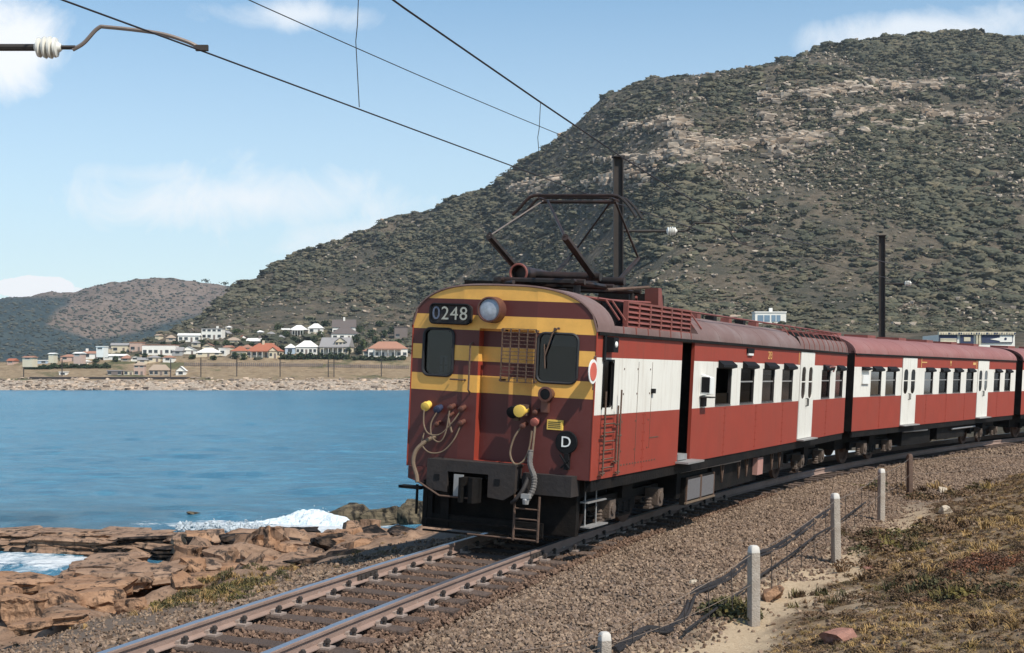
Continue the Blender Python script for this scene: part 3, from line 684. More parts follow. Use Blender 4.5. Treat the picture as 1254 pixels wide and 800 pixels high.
# ------------------------------------------------------------------ railway track
GA = 1.18
RAILTOP = mat('worn_rail_head', (.30, .32, .37), .32, .75, var=.15, scale=20)
RAILSIDE = mat('rusty_rail_web', (.30, .205, .165), .8, var=.25, scale=8, bump=.2, bscale=40, dirt=(.16, .10, .075), dscale=4, damt=.6)
SLEEP = mat('weathered_sleeper', (.105, .072, .056), .9, var=.35, scale=7, bump=.6, bscale=30, dirt=(.075, .05, .04), dscale=3, damt=.6, rand=.25)
FAST = mat('pale_rail_chair', (.33, .26, .22), .8, var=.3, scale=20, dirt=(.14, .09, .07), damt=.6)
BOLT = mat('dark_bolt', (.05, .04, .035), .7, var=.3)
def build_track():
    root = empty('railway_track', trk(-6)); tag(root, 'single line of rusty rails on wooden sleepers curving under the train', 'railway track')
    inv = Matrix.Translation(-root.location)
    prof = [(-.033, 0), (.033, 0), (.036, -.012), (.033, -.036), (.010, -.046), (.008, -.115), (.062, -.132), (.062, -.142), (-.062, -.142), (-.062, -.132), (-.008, -.115), (-.010, -.046), (-.033, -.036), (-.036, -.012)]
    for side in (1, -1):
        mb = MB(); ss = np.arange(-26, 72, .7); n = len(prof); vs = []; fs = []; ms = []
        for s_ in ss:
            for (a, b) in prof: vs.append(trk(s_, side*GA/2+a, b)-root.location)
        for i in range(len(ss)-1):
            for k in range(n):
                fs.append((i*n+k, i*n+(k+1) % n, (i+1)*n+(k+1) % n, (i+1)*n+k)); ms.append(0 if k == 0 else 1)
        mb.add(vs, fs, ms); mb.build('rail', [RAILTOP, RAILSIDE], root)
        for sj in ((-12.1, 7.4) if side > 0 else (-9.1,)):     # rail joints
            d = (trk(sj+.1)-trk(sj)).normalized(); nn = Vector((-d.y, d.x, 0)); c = trk(sj, side*GA/2, -.08)-root.location
            jb = MB(); M_ = Matrix((( d.x, nn.x, 0, c.x), (d.y, nn.y, 0, c.y), (d.z, 0, 1, c.z), (0, 0, 0, 1)))
            for w in (-1, 1):
                jb.box((-.28, w*.014-.012, -.034), (.28, w*.014+.012, .034), 0, M_)
                for q in (-.2, -.07, .07, .2): jb.box((q-.02, w*.03-.016, -.02), (q+.02, w*.03+.016, .02), 0, M_)
            jb.build('fishplate', BOLT, root)
    r = random.Random(3); sm = []
    for k in range(5):
        mb = MB(); nx = 9
        vs = []; fs = []
        for i in range(nx):
            y = -1.0+2.0*i/(nx-1); w = .115+r.uniform(-.008, .008); h = .0+r.uniform(-.006, .006)
            vs += [(-w, y, -.13), (w, y, -.13), (w, y, -.012+h), (w-.014, y, h), (-w+.014, y, h), (-w, y, -.012+h)]
        for i in range(nx-1):
            for j in range(6): fs.append((i*6+j, i*6+(j+1) % 6, (i+1)*6+(j+1) % 6, (i+1)*6+j))
        fs += [(0, 1, 2, 3, 4, 5), tuple((nx-1)*6+j for j in (5, 4, 3, 2, 1, 0))]
        mb.add(vs, fs); o = mb.build('sleeper', SLEEP); sm.append(o.data); bpy.data.objects.remove(o)
    fb = MB()
    fb.box((-.075, -.06, 0), (.075, .05, .022), 0); fb.box((-.05, .03, .02), (.05, .068, .052), 0)
    fb.lathe([(0, .022, 1), (.075, .022, 1), (.08, .014, 1)], (0, -.01, .02), (0, 0, 1), 7, 1); fb.box((-.028, -.03, .06), (.028, .02, .082), 1)
    o = fb.build('fastener', [FAST, BOLT]); fm = o.data; bpy.data.objects.remove(o)
    s_ = -24.0
    while s_ < 45:
        d = (trk(s_+.1)-trk(s_)).normalized(); ang = math.atan2(d.y, d.x)+r.gauss(0, .015)
        p = trk(s_, r.gauss(0, .03), -.150)-root.location
        o = obj('sleeper', sm[r.randrange(5)], root); o.matrix_local = Matrix.Translation(p) @ Matrix.Rotation(ang, 4, 'Z') @ Matrix.Rotation(AL, 4, 'X')
        if s_ < 2:
            for sd in (1, -1):
                for ou in (1, -1):
                    f = obj('fastener', fm, o)
                    f.matrix_local = Matrix.Translation((r.gauss(0, .01), sd*GA/2+ou*.115, .0)) @ Matrix.Rotation(0 if ou < 0 else math.pi, 4, 'Z')
        s_ += .62+r.gauss(0, .03)
build_track()

# ------------------------------------------------------------------ ballast
STONE = mat('ballast_stone', (.225, .172, .132), .95, var=.3, scale=25, rcol=[(.38, .33, .30), (.85, .78, .72), (1.25, 1.15, 1.05), (.62, .52, .46), (1.0, .95, .95), (1.55, 1.42, 1.25)], spec=.15)
STONEB = mat('brown_ballast_stone', (.165, .108, .08), .95, var=.3, scale=25, rcol=[(.5, .45, .42), (1, .95, .9), (1.35, 1.3, 1.2)], spec=.15)
def place_st(s, t):
    A = TH+s/RT; return CCx-np.cos(A)*(RT+t), CCy+np.sin(A)*(RT+t)
def build_ballast():
    P_ = []; Sc = []
    def lay(n, s0, s1, t0, t1, size, edge=None):
        s = rng.uniform(s0, s1, n); t = rng.uniform(t0, t1, n); x, y = place_st(s, t)
        if edge is not None: k = edge(s, t, x, y); s, t, x, y = s[k], t[k], x[k], y[k]
        z = zground(x, y); P_.append(np.stack([x, y, z+rng.uniform(-.012, .02, len(x))], -1))
        Sc.append(rng.uniform(.65, 1.3, (len(x), 1))*size*rng.uniform(.75, 1.25, (len(x), 3)))
    er = lambda s, t, x, y: (-t-3.7+fbm(x*.7, y*.7, 4, 21)*1.0 < rng.uniform(-.2, .6, len(t))) | (s > 8)
    nb = lambda s, t, x, y: np.abs(np.abs(t)-GA/2) > .08
    lay(78000, -23, 6, -4.7, -.68, .041, er); lay(34000, 6, 24, -4.9, -.68, .052, er); lay(12000, 24, 60, -5.2, -.68, .085)
    el = lambda s, t, x, y: (t-2.7+fbm(x*.6, y*.6, 3, 22)*1.6 < rng.uniform(-.4, .5, len(t)))
    lay(21000, -23, 6, .68, 4.4, .048, el); lay(3000, 6, 30, .7, 2.4, .07)
    lay(14000, -23, -3.5, 2.2, 5.6, .032, lambda s, t, x, y: rng.random(len(t)) < np.clip(1.15-(t-2.4)/3-np.clip((s+9)/5, 0, 1)*.6, 0, 1))
    # thin strays on the sandy track and on the bank
    lay(1600, -15, 20, -6.8, -4.0, .04); lay(9000, -20, 12, -9.5, -4.4, .022)
    a = np.concatenate(P_); b = np.concatenate(Sc); n = len(a)
    pr = [proto('ballast_stone', rock_mesh(500+i, 11, .8, 0, m=STONE)) for i in range(6)]
    scatter('ballast', a, rng.uniform(0, 6.28, (n, 3)), b, rng.integers(0, 6, n), pr)
    P_.clear(); Sc.clear()
    lay(19000, -23, 8, -.52, .52, .042); lay(7000, -23, 4, -1.15, -.66, .04); lay(5500, -23, 4, .66, 1.15, .04)
    a = np.concatenate(P_); b = np.concatenate(Sc); n = len(a)
    # the bays between the sleepers are filled to just below the sleeper tops
    a[:, 2] += .045
    scatter('track_bed_stones', a, rng.uniform(0, 6.28, (n, 3)), b, rng.integers(0, 4, n), [proto('bed_stone', rock_mesh(520+i, 11, .8, 0, m=STONEB)) for i in range(4)])
build_ballast()

# ------------------------------------------------------------------ vegetation of the near ground
def tuft(seed, n, m, h=1.0, spread=.5, wid=.035):
    r = random.Random(seed); mb = MB()
    for i in range(n):
        a = r.uniform(0, 6.28); b = Vector((r.gauss(0, .22), r.gauss(0, .22), 0)); l = h*r.uniform(.5, 1.1)
        o = Vector((math.cos(a), math.sin(a), 0)); side = Vector((-o.y, o.x, 0))*wid*r.uniform(.7, 1.5)
        k = spread*r.uniform(.2, 1.3); p1 = b+o*l*k*.4+Vector((0, 0, l*.6)); p2 = b+o*l*k+Vector((0, 0, l*r.uniform(.6, 1)))
        mb.add([b-side, b+side, p1+side*.8, p1-side*.8, p2], [(0, 1, 2, 3), (3, 2, 4)])
    me = bpy.data.meshes.new('tuft'); me.from_pydata(mb.v, [], mb.f); me.materials.append(m); return me
DRY = mat('dry_grass', (.33, .225, .115), .9, var=.3, scale=3, rcol=[(.55, .5, .45), (1, .95, .8), (1.3, 1.2, 1.0), (.7, .72, .5)], spec=.1)
HEATH = mat('brown_heath', (.135, .092, .060), .9, var=.3, scale=3, rcol=[(.6, .55, .5), (1, 1, 1), (1.5, 1.35, 1.2), (.8, .9, .7)], spec=.1)
GRN = mat('green_tuft', (.098, .088, .046), .9, var=.3, scale=3, rcol=[(.6, .65, .6), (1, 1, 1), (1.6, 1.4, .9)], spec=.1)
REDV = mat('red_succulent', (.16, .085, .055), .8, var=.3, scale=5, rcol=[(.6, .6, .6), (1, 1, 1), (1.3, 1.0, .8)], spec=.2)
def build_grass():
    T_ = [proto('tuft_a', tuft(1, 26, DRY, 1, .9)), proto('tuft_b', tuft(2, 22, DRY, .8, 1.2)), proto('tuft_c', tuft(3, 30, HEATH, .75, .9, .05)), proto('tuft_d', leaf_bush(4, 120, HEATH, .07, .15)), proto('tuft_e', tuft(5, 28, GRN, 1, .6)), proto('tuft_f', leaf_bush(6, 120, GRN, .06, .14)), proto('tuft_g', leaf_bush(7, 110, REDV, .05, .12))]
    P_ = []; R_ = []; S_ = []; K_ = []
    def put(x, y, size, kinds, wts, flat=1.0):
        n = len(x); z = zground(x, y); P_.append(np.stack([x, y, z-.01], -1)); R_.append(np.stack([rng.normal(0, .15, n), rng.normal(0, .15, n), rng.uniform(0, 6.28, n)], -1))
        q = size*rng.uniform(.5, 1.3, n); S_.append(np.stack([q*1.1, q*1.1, q*flat*rng.uniform(.7, 1.2, n)], -1)); K_.append(rng.choice(kinds, n, p=np.array(wts)/sum(wts)))
    n = 24000; s = rng.uniform(-20, 22, n); t = -rng.uniform(4.5, 12, n); x, y = place_st(s, t)
    w = fbm(x*.7, y*.7, 4, 21); z2 = fbm(x*.35+4, y*.35, 4, 72)
    k = (-t-4.9+w*1.1 > rng.uniform(-.2, .5, n)); x, y, z2 = x[k], y[k], z2[k]
    hi = z2 > .10
    put(x[hi], y[hi], .085, [0, 1, 2, 3], [5, 4, 2, 2], .7); put(x[~hi], y[~hi], .09, [2, 3, 0, 1, 4], [5, 6, 1.2, 1.0, .35], .6)
    n = 26000; s = rng.uniform(-20, 14, n); t = -rng.uniform(4.4, 9.5, n); x, y = place_st(s, t); w = fbm(x*.7, y*.7, 4, 21); z2 = fbm(x*.9+2, y*.9, 4, 74)
    k = (-t-4.85+w*1.1 > rng.uniform(-.2, .4, n)) & (z2 > rng.uniform(-.5, .15, n)); put(x[k], y[k], .05, [2, 3, 0, 1], [5, 6, 1.6, 1.6], .6)
    # distinct darker clumps, read off the photograph
    for px, py, c, rad, kinds, sz in ((1090, 675, 26, .45, [3, 4, 5], .20), (1075, 660, 26, .5, [2, 3, 5], .2), (1140, 650, 24, .7, [2, 3], .18), (1170, 690, 20, .6, [0, 1], .14), (1210, 690, 34, .35, [6], .13), (1180, 728, 46, .42, [4, 3, 2, 5], .16), (1230, 690, 24, .3, [6], .12), (1120, 725, 30, .5, [2, 3, 4], .15), (1195, 735, 24, .3, [6, 3], .11),
                                     (1095, 605, 24, .9, [2, 3, 5], .20), (1150, 610, 20, .9, [2, 3], .20), (890, 750, 22, .17, [4, 5], .16), (905, 748, 16, .14, [4], .15), (1010, 735, 20, .4, [2, 4], .13), (1060, 700, 20, .5, [2, 3], .16), (1200, 600, 30, 1.1, [0, 1, 2], .2), (1235, 640, 40, .7, [0, 1], .15), (1215, 765, 20, .3, [0, 2], .12)):
        c0 = gp(px, py); x = c0.x+rng.normal(0, rad*.55, c); y = c0.y+rng.normal(0, rad, c); put(x, y, sz, kinds, [1]*len(kinds))
    # grass on the sea side of the line
    n = 6000; s = rng.uniform(-13.5, 1, n); t = rng.uniform(2.0, 6.4, n); x, y = place_st(s, t); px_, py_ = pxy(x, y, zground(x, y))
    k = (np.exp(-((px_-262)/78)**2-((py_-(722-.16*(px_-262)))/17)**2) > rng.uniform(.12, .9, n)); put(x[k], y[k], .11, [0, 1, 4, 5], [3, 2.5, 3, 1.4])
    k = rng.random(n) < .03; put(x[k], y[k], .09, [0, 2, 4], [1, 1, 1])
    scatter('bank_grass', np.concatenate(P_), np.concatenate(R_), np.concatenate(S_), np.concatenate(K_), T_)
build_grass()

# ------------------------------------------------------------------ rocks of the shore
def rock_material(name, a, b, dark, amt):
    k = NT(name); n1 = k.noise(1.3, 8, .65); n2 = k.noise(4.5, 8, .7, sc=(1, 1, .3)); n3 = k.noise(14, 8, .7); lay = k.noise(2.2, 5, .6, sc=(.25, .25, 3.2))
    c = k.mix(k.ramp(n1, .32, .68), a, b); c = k.mix(k.ramp(lay, .50, .62, 0, .55), c, tuple(q*.55 for q in a))
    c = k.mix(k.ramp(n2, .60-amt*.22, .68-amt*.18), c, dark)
    c = k.mix(k.ramp(n3, .58, .72, 0, .5), c, tuple(min(1, q*1.5) for q in b))
    k.bump(k.mix(.5, n2, n3), .9, .07); return k.done(c, .92, .15)
ORANGE = rock_material('orange_sandstone', (.23, .125, .072), (.43, .255, .155), (.045, .03, .023), .35)
PINKS = rock_material('pink_sandstone', (.215, .130, .085), (.40, .26, .175), (.045, .034, .028), .40)
BLACKR = rock_material('dark_shore_rock', (.045, .033, .026), (.13, .085, .060), (.012, .010, .009), .9)  # near-black rock tone
REEF = rock_material('weedy_reef_rock', (.09, .075, .05), (.20, .155, .10), (.028, .024, .02), .6)
RC = [0]
def rock(px, py, Y, sx, sy, sz, m, label, group=None, rz=None, sub=3, box=.55, name='shore_rock', rough=.05, z=None, sink=.35, strata=9, n=18):
    RC[0] += 1; me = rock_mesh(1000+RC[0], n, box, sub, rough, sx, sy, sz, m, 2.4, strata)
    o = obj(name, me); x = (px-CX)/F*Y; zz = float(zground(np.array(x), np.array(Y))) if z is None else z
    o.location = (x, Y, zz+sz*.5*(1-sink)); r = random.Random(RC[0]); o.rotation_euler = (r.gauss(0, .07), r.gauss(0, .07), r.uniform(-.5, .5) if rz is None else rz)
    tag(o, label, 'rock', group); return o
def yz(py, z): return F*(CAMZ-z)/(py-HOR)
def build_rocks():
    r = random.Random(5)
    # the long ledge standing against the sea, its lowest course mostly of black rock
    G = 'blocks of the long rock ledge at the waterline'
    lab = 'dark sandstone block in the long ledge at the waterline'
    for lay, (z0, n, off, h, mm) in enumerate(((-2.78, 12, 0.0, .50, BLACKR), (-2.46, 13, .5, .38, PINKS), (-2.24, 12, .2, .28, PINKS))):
        for i in range(n):
            px = 2+(i+off)*(330/n)+r.uniform(-5, 5); py = 690-.02*px
            Y = 39.6-px*.0085+r.uniform(-.3, .3)+lay*.45
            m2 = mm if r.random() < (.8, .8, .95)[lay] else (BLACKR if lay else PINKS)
            lab = ('black' if m2 is BLACKR else 'pink')+(' lower', ' middle', ' upper')[lay]+' block of the long sandstone ledge'+(', behind the foaming inlet' if px < 90 else ', at its broken end' if px > 250 else ', above the flat rocks')
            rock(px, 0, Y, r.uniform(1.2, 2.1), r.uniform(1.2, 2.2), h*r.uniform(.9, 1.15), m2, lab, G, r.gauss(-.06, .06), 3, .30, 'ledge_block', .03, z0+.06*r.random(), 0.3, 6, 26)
    G2 = 'jumbled blocks where the ledge meets the railway bank'; lab2 = 'broken pink sandstone block between the ledge and the railway bank'
    for (px, py, z) in [(262, 668, -1.6), (285, 655, -1.55), (310, 672, -1.45), (322, 657, -1.5), (345, 668, -1.4), (360, 682, -1.25), (372, 660, -1.45), (392, 672, -1.3), (405, 660, -1.4), (420, 676, -1.2), (432, 664, -1.3), (446, 672, -1.15), (460, 662, -1.25), (300, 686, -1.3), (275, 684, -1.4), (335, 690, -1.2), (250, 655, -1.65), (345, 652, -1.6), (395, 652, -1.55), (440, 654, -1.5), (480, 657, -1.4), (500, 652, -1.5), (515, 660, -1.3), (470, 651, -1.6), (420, 650, -1.6), (310, 650, -1.65), (365, 648, -1.65)]:
        Y = yz(py, z); q = Y/33
        where = 'beside the wave' if py < 656 else 'beside the ballast shoulder' if px > 400 else 'at the end of the ledge' if px < 330 else 'below the breaking wave'
        rock(px, 0, Y, q*r.uniform(.8, 1.6), q*r.uniform(.7, 1.2), q*r.uniform(.3, .55), *((PINKS, 'broken pink sandstone block '+where) if r.random() < .75 else (BLACKR, 'broken black block '+where)), G2, r.uniform(-.6, .6), 3, .42, 'broken_rock', .035, z-.36, .3, 5)
    for i in range(34):
        px = r.uniform(225, 500); py = r.uniform(655, 690)-max(0, px-330)*.10; z = float(np.interp(py, [645, 692], [-1.6, -1.15])); Y = yz(py, z); q = Y/33
        where = 'wedged behind the green grass patch' if px < 350 and py > 668 else 'at the broken end of the ledge' if px < 350 else 'on the slope below the reef'
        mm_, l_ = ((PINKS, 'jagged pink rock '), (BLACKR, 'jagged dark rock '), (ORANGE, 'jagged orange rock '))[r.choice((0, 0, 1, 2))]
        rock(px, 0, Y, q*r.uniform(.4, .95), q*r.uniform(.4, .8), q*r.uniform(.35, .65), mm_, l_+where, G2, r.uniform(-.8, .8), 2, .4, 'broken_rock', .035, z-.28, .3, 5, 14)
    G3 = 'orange rounded boulders beside the gravel'; lab3 = 'big rounded orange sandstone boulder at the edge of the gravel'
    for (px, py, z, w, h) in [(25, 738, -.85, 46, 36), (66, 730, -.95, 58, 30), (125, 728, -1.0, 62, 30), (18, 706, -1.6, 44, 22), (66, 714, -1.3, 46, 18), (38, 758, -.7, 40, 14), (85, 747, -.8, 46, 12), (160, 735, -.95, 36, 20), (8, 722, -1.2, 30, 26), (110, 708, -1.3, 40, 16), (-30, 735, -.9, 60, 40), (-26, 716, -1.3, 50, 24)]:
        Y = yz(py+h*.3, z); sc = Y/F
        lab3 = ('tall' if h > 24 else 'low')+(' wide' if w > 48 else '')+' orange sandstone boulder '+('touching the gravel' if py > 730 else 'beside the foaming inlet' if py < 712 else 'behind the gravel')
        rock(px, 0, Y, w*sc*1.0, w*sc*.9, h*sc*1.0, ORANGE, lab3, G3, r.uniform(-.3, .3), 3, .42, 'boulder', .035, z-.1, .45, 3, 24)
    G4 = 'flat pink rocks behind the gravel'; lab4 = 'low flat pinkish rock on the shore platform behind the gravel'
    for i in range(46):
        px = r.uniform(-20, 330); py = r.uniform(692, 714)-.03*px+(8 if px < 120 else 0); z = float(np.interp(py, [680, 725], [-1.75, -1.05])); Y = yz(py, z); q = Y/28
        if px < 104 and py < 714: continue
        where = 'on the platform beside the foaming inlet' if px < 110 else 'on the platform under the dark ledge' if py < 697 else 'above the green grass patch' if px > 200 else 'between boulders and ledge'
        rock(px, 0, Y, q*r.uniform(.7, 1.5), q*r.uniform(.6, 1.1), q*r.uniform(.18, .36), *((PINKS, 'flat grey-pink rock '+where) if r.random() < .55 else (ORANGE, 'flat orange rock '+where)), G4, r.uniform(-.7, .7), 2, .4, 'platform_rock', .04, z-.12, .4, 5, 22)
    for (px, py, w, h, m, l) in ((230, 712, 34, 20, ORANGE, 'pointed orange rock slab above the green grass patch'), (335, 710, 26, 16, PINKS, 'loose squarish rock at the top of the green grass patch'), (362, 703, 22, 14, ORANGE, 'small orange rock lying beside the ballast shoulder')):
        z = -1.0; Y = yz(py+h*.4, z); sc = Y/F; rock(px, 0, Y, w*sc, w*sc*.8, h*sc*1.3, m, l, None, .3, 3, .5, 'loose_rock', .05, z, .3, 0)
    # reef behind the wave
    for (px, py, w, h, l) in ((432, 640, 52, 24, 'dark weed-covered reef rock where the wave breaks'), (470, 641, 56, 22, 'long low middle reef rock beyond the wave'), (512, 641, 46, 28, 'tallest reef rock, beside the train front'), (545, 641, 50, 24, 'reef rock half hidden behind the train front')):
        Y = yz(py, SEA); sc = Y/F; rock(px, 0, Y, w*sc*.95, w*sc*.7, h*sc*1.2, REEF, l, None, .1, 3, .6, 'reef_rock', .06, SEA-.05, .35, 0)
    Y = yz(632, SEA); rock(238, 0, Y, .5, .35, .16, REEF, 'small dark rock breaking the water surface off the ledge', None, .1, 2, .8, 'reef_rock', .05, SEA, .2, 0)
    # loose stones on the bank
    PALE = rock_material('pale_stone', (.42, .34, .25), (.62, .52, .40), (.25, .2, .15), .0); REDS = rock_material('red_slab', (.27, .13, .095), (.40, .21, .16), (.12, .07, .05), .0)
    for (px, py, w, h, m, l, nm) in ((1157, 629, 14, 11, PALE, 'rounded pale stone on the heath of the bank', 'stone'), (1153, 604, 12, 9, PALE, 'pale stone near the ballast edge of the bank', 'stone'), (946, 735, 34, 20, ORANGE, 'split orange stone behind the leaning concrete post', 'stone'), (1030, 786, 40, 20, REDS, 'flat red slab lying in dry grass', 'stone_slab'), (848, 715, 10, 6, PALE, 'small cream stone on the ballast beside the fence wire', 'stone'), (1068, 698, 18, 5, REDS, 'thin reddish stone lying on the heath', 'stone')):
        p = gp(px, py); sc = p.y/F; o = rock(px, 0, p.y, w*sc*1.1, w*sc*.9, h*sc*1.1, m, l, None, .4, 2, .7, nm, .04, p.z, .35, 0)
build_rocks()

# ------------------------------------------------------------------ wire fence, cable
CONC = mat('weathered_concrete', (.36, .31, .26), .9, var=.25, scale=9, bump=.4, bscale=50, dirt=(.20, .15, .11), dscale=5, damt=.6)
CAPW = mat('whitewashed_top', (.55, .51, .46), .9, var=.15, scale=12)
WIRE = mat('fence_wire', (.20, .15, .115), .6, .3, var=.3, scale=20)
CABLE = mat('black_cable', (.022, .020, .021), .75, var=.3, scale=12, dirt=(.08, .065, .055), damt=.5, spec=.2)
def build_fence():
    root = empty('wire_fence', gp(923, 766)); o0 = root.location.copy()
    tag(root, 'low wire fence on concrete posts between ballast and bank', 'fence')
    bases = []
    specs = [(742, 846, .56), (923, 766, .92), (1024, 688, .90), (1079, 639, .93), (1114, 609, .93)]
    for i, (px, py, h) in enumerate(specs):
        p = gp(px, py); h = {0: .55, 1: (766-668), 2: (688-604), 3: (639-574), 4: (609-556)}[i]; h = h if i == 0 else h*p.y/F
        if i == 0: p = gp(740, 800); p.z -= .1; h = CAMZ+(HOR-774)/F*p.y-p.z
        w = .058; mb = MB(); lean = (.012, 0, -.02, .01, 0)[i]
        q = rrect(-w, w, -w, w, .018, 2); vs = []
        rings = [(0-.15, 1, 0), (h*.45, 1, 0), (h-.08, .97, 0), (h-.02, .85, 0), (h, .55, 0)]
        for zz, k, _ in rings: vs += [(a*k+lean*zz, b*k, zz) for a, b in q]
        n = len(q); fs = []; ms = []
        for a in range(len(rings)-1):
            for b in range(n): fs.append((a*n+b, a*n+(b+1) % n, (a+1)*n+(b+1) % n, (a+1)*n+b)); ms.append(1 if a >= 2 and i != 4 else 0)
        fs.append(tuple((len(rings)-1)*n+b for b in range(n))); ms.append(1 if i != 4 else 0)
        mb.add(vs, fs, ms); o = mb.build('post', [CONC if i != 4 else RUSTY, CAPW if i != 4 else RUSTY], root, True); o.location = p-o0; o.rotation_euler = (0, 0, .35)
        bases.append((p, h))
    end = gp(1250, 580); far = Vector((end.x+1.5, end.y+2, end.z)); bases.append((far, .5)); first = bases[0][0]-(bases[1][0]-bases[0][0])
    bases.insert(0, (first, .5))
    for fr in (.90, .52):
        pts = []
        for k in range(len(bases)-1):
            a = bases[k][0]+Vector((0, 0, bases[k][1]*fr)); b = bases[k+1][0]+Vector((0, 0, bases[k+1][1]*fr))
            for q in range(6): u = q/6; pts.append(a.lerp(b, u)-Vector((0, 0, .05*math.sin(math.pi*u)))-o0)
        MB().tube(pts, .0045 if fr > .6 else .0035, 4).build('wire', WIRE, root)
    for k in range(1, len(bases)-2):                 # thin droppers hanging from the top wire
        for q in range(1, 6):
            a = bases[k][0].lerp(bases[k+1][0], q/6); hh = bases[k][1]*(1-q/6)+bases[k+1][1]*q/6
            MB().tube([a+Vector((0, 0, hh*.9-.05*math.sin(math.pi*q/6)))-o0, a+Vector((.01, 0, hh*.30))-o0], .005, 4).build('dropper', BOLT, root)
    # cables lying along the fence
    def lay(name, pix, rad, label, lift=.02):
        P_ = [gp(a, b, lift) for a, b in pix]; Q = []
        for k in range(len(P_)-1):
            p0, p1, p2, p3 = P_[max(k-1, 0)], P_[k], P_[k+1], P_[min(k+2, len(P_)-1)]
            for u in np.linspace(0, 1, 6, endpoint=False):
                Q.append(.5*((2*p1)+(p2-p0)*u+(2*p0-5*p1+4*p2-p3)*u*u+(3*p1-p0-3*p2+p3)*u**3))
        Q.append(P_[-1]); o = Q[0].copy(); ob = MB().tube([q-o for q in Q], rad, 7).build(name, CABLE, None, True); ob.location = o; tag(ob, label, 'cable'); return ob
    lay('signal_cable', [(752, 800), (772, 786), (792, 774), (818, 774), (838, 755), (850, 728), (874, 718), (892, 708), (908, 694), (918, 684), (950, 672), (985, 648), (1010, 630), (1030, 620)], .034, 'thick dark cable snaking over the ground beside the ballast', .035)
    lay('signal_cable', [(756, 802), (776, 789), (796, 777.5), (820, 777), (841, 758), (853, 731.5), (876, 721), (894, 711), (911, 697), (921, 687), (953, 674.5), (988, 650.5), (1013, 632)], .022, 'thinner dark cable tied alongside the thick one', .03)
    lay('ground_wire', [(838, 788), (868, 765), (900, 742), (930, 717), (965, 692), (1000, 664), (1023, 650), (1060, 622)], .016, 'thin straight black cable stretched behind the concrete posts', .12)
build_fence()

# ------------------------------------------------------------------ the train
TUBEM = mat('weathered_tube', (.24, .19, .16), .5, .4, var=.2, scale=12)
BW, ZB, ZE, ZR = 1.4, .965, 2.98, 3.575      # half width, body bottom, eave, roof top (above rail)
ZT, ZL = 2.643, 1.853                        # white band
def car_frame(s):
    T = TH+s/RT; d, n = hd(T); c = CC+n*(RT-CHE); o = c-9.25*d; o.z = .0
    y = math.cos(AL)*n+math.sin(AL)*Vector((0, 0, 1)); z = -math.sin(AL)*n+math.cos(AL)*Vector((0, 0, 1))
    return Matrix(((d.x, y.x, z.x, o.x), (d.y, y.y, z.y, o.y), (d.z, y.z, z.z, o.z), (0, 0, 0, 1)))
def zroof(y, top=ZR, eave=ZE): a = min(1, abs(y)/BW); return eave+(top-eave)*max(0, 1-a**3.1)**.5
def side_cls(x, z): return 0 if z > ZT or z < ZL else 1
def stripe(z):
    for b, m in ((2.07, 0), (2.31, 1), (2.51, 0), (2.72, 1), (2.94, 0), (3.15, 1), (3.37, 0)):
        if z < b: return m
    return 1
def bez(P_, n=14):
    P_ = [Vector(p) for p in P_]; out = []
    for k in range(len(P_)-1):
        p0, p1, p2, p3 = P_[max(k-1, 0)], P_[k], P_[k+1], P_[min(k+2, len(P_)-1)]
        for u in np.linspace(0, 1, n, endpoint=False): out.append(.5*((2*p1)+(p2-p0)*u+(2*p0-5*p1+4*p2-p3)*u*u+(3*p1-p0-3*p2+p3)*u**3))
    return out+[P_[-1]]
def side_window(root, x0, x1, z0=1.88, z1=2.54, half=.5, hood=True, blind=0.0, opened=False):
    w = empty('window'); w.parent = root; y = -BW
    mb = MB(); t = .022
    for a, b in (((x0, z0), (x1, z0+t)), ((x0, z1-t), (x1, z1)), ((x0, z0+t), (x0+t, z1-t)), ((x1-t, z0+t), (x1, z1-t))):
        mb.box((a[0], y+.012, a[1]), (b[0], y+.06, b[1]))
    mb.box((x0, y-.010, z0-.014), (x1, y+.008, z0-.002)); mb.build('frame', DGREY, w)
    zm = z0+(z1-z0)*.62
    if not opened: MB().box((x0+t, y+.02, zm-.012), (x1-t, y+.05, zm+.012)).build('glazing_bar', GREYM, w)
    MB().add([(x0+t, y+.038, z0+t), (x1-t, y+.038, z0+t), (x1-t, y+.038, z1-t if not opened else zm-.2), (x0+t, y+.038, z1-t if not opened else zm-.2)], [(0, 1, 2, 3)]).build('pane', GL, w)
    if blind: MB().box((x0+t, y+.07, z1-t-blind), (x1-t, y+.075, z1-t)).build('blind', BLIND, w)
    if hood:
        MB().prism([(0, .02), (-.10, -.055), (-.10, -.10), (-.01, -.125), (0, -.125)], lambda a, b, d: (d, y+a-.003, z1+.11+b), x0+.10, x1-.02).build('hood', BLACKP, w)
    return w
def door_leaf(root, x0, x1, hinge):
    d = empty('door_leaf'); d.parent = root; xc = (x0+x1)/2
    hole = rrect(xc-.21, xc+.21, 1.90, 2.60, .14, 4)
    MB().plate(rect(x0, x1, 1.02, 2.93), [hole], lambda u, v, q: (u, -BW-.012+q, v), lambda u, v: 0, .018).build('panel', WHITE, d)
    MB().add([(xc-.22, -BW-.001, 1.89), (xc+.22, -BW-.001, 1.89), (xc+.22, -BW-.001, 2.61), (xc-.22, -BW-.001, 2.61)], [(0, 1, 2, 3)]).build('pane', GL, d)
    MB().box((xc-.205, -BW-.010, 2.26), (xc+.205, -BW-.002, 2.285)).build('glazing_bar', WHITE, d)
    hx = x1-.06 if hinge > 0 else x0+.06
    MB().tube([(hx, -BW-.012, 1.90), (hx, -BW-.05, 1.89), (hx, -BW-.05, 1.74), (hx, -BW-.012, 1.73)], .012, 6).build('handle', BLACKP, d)
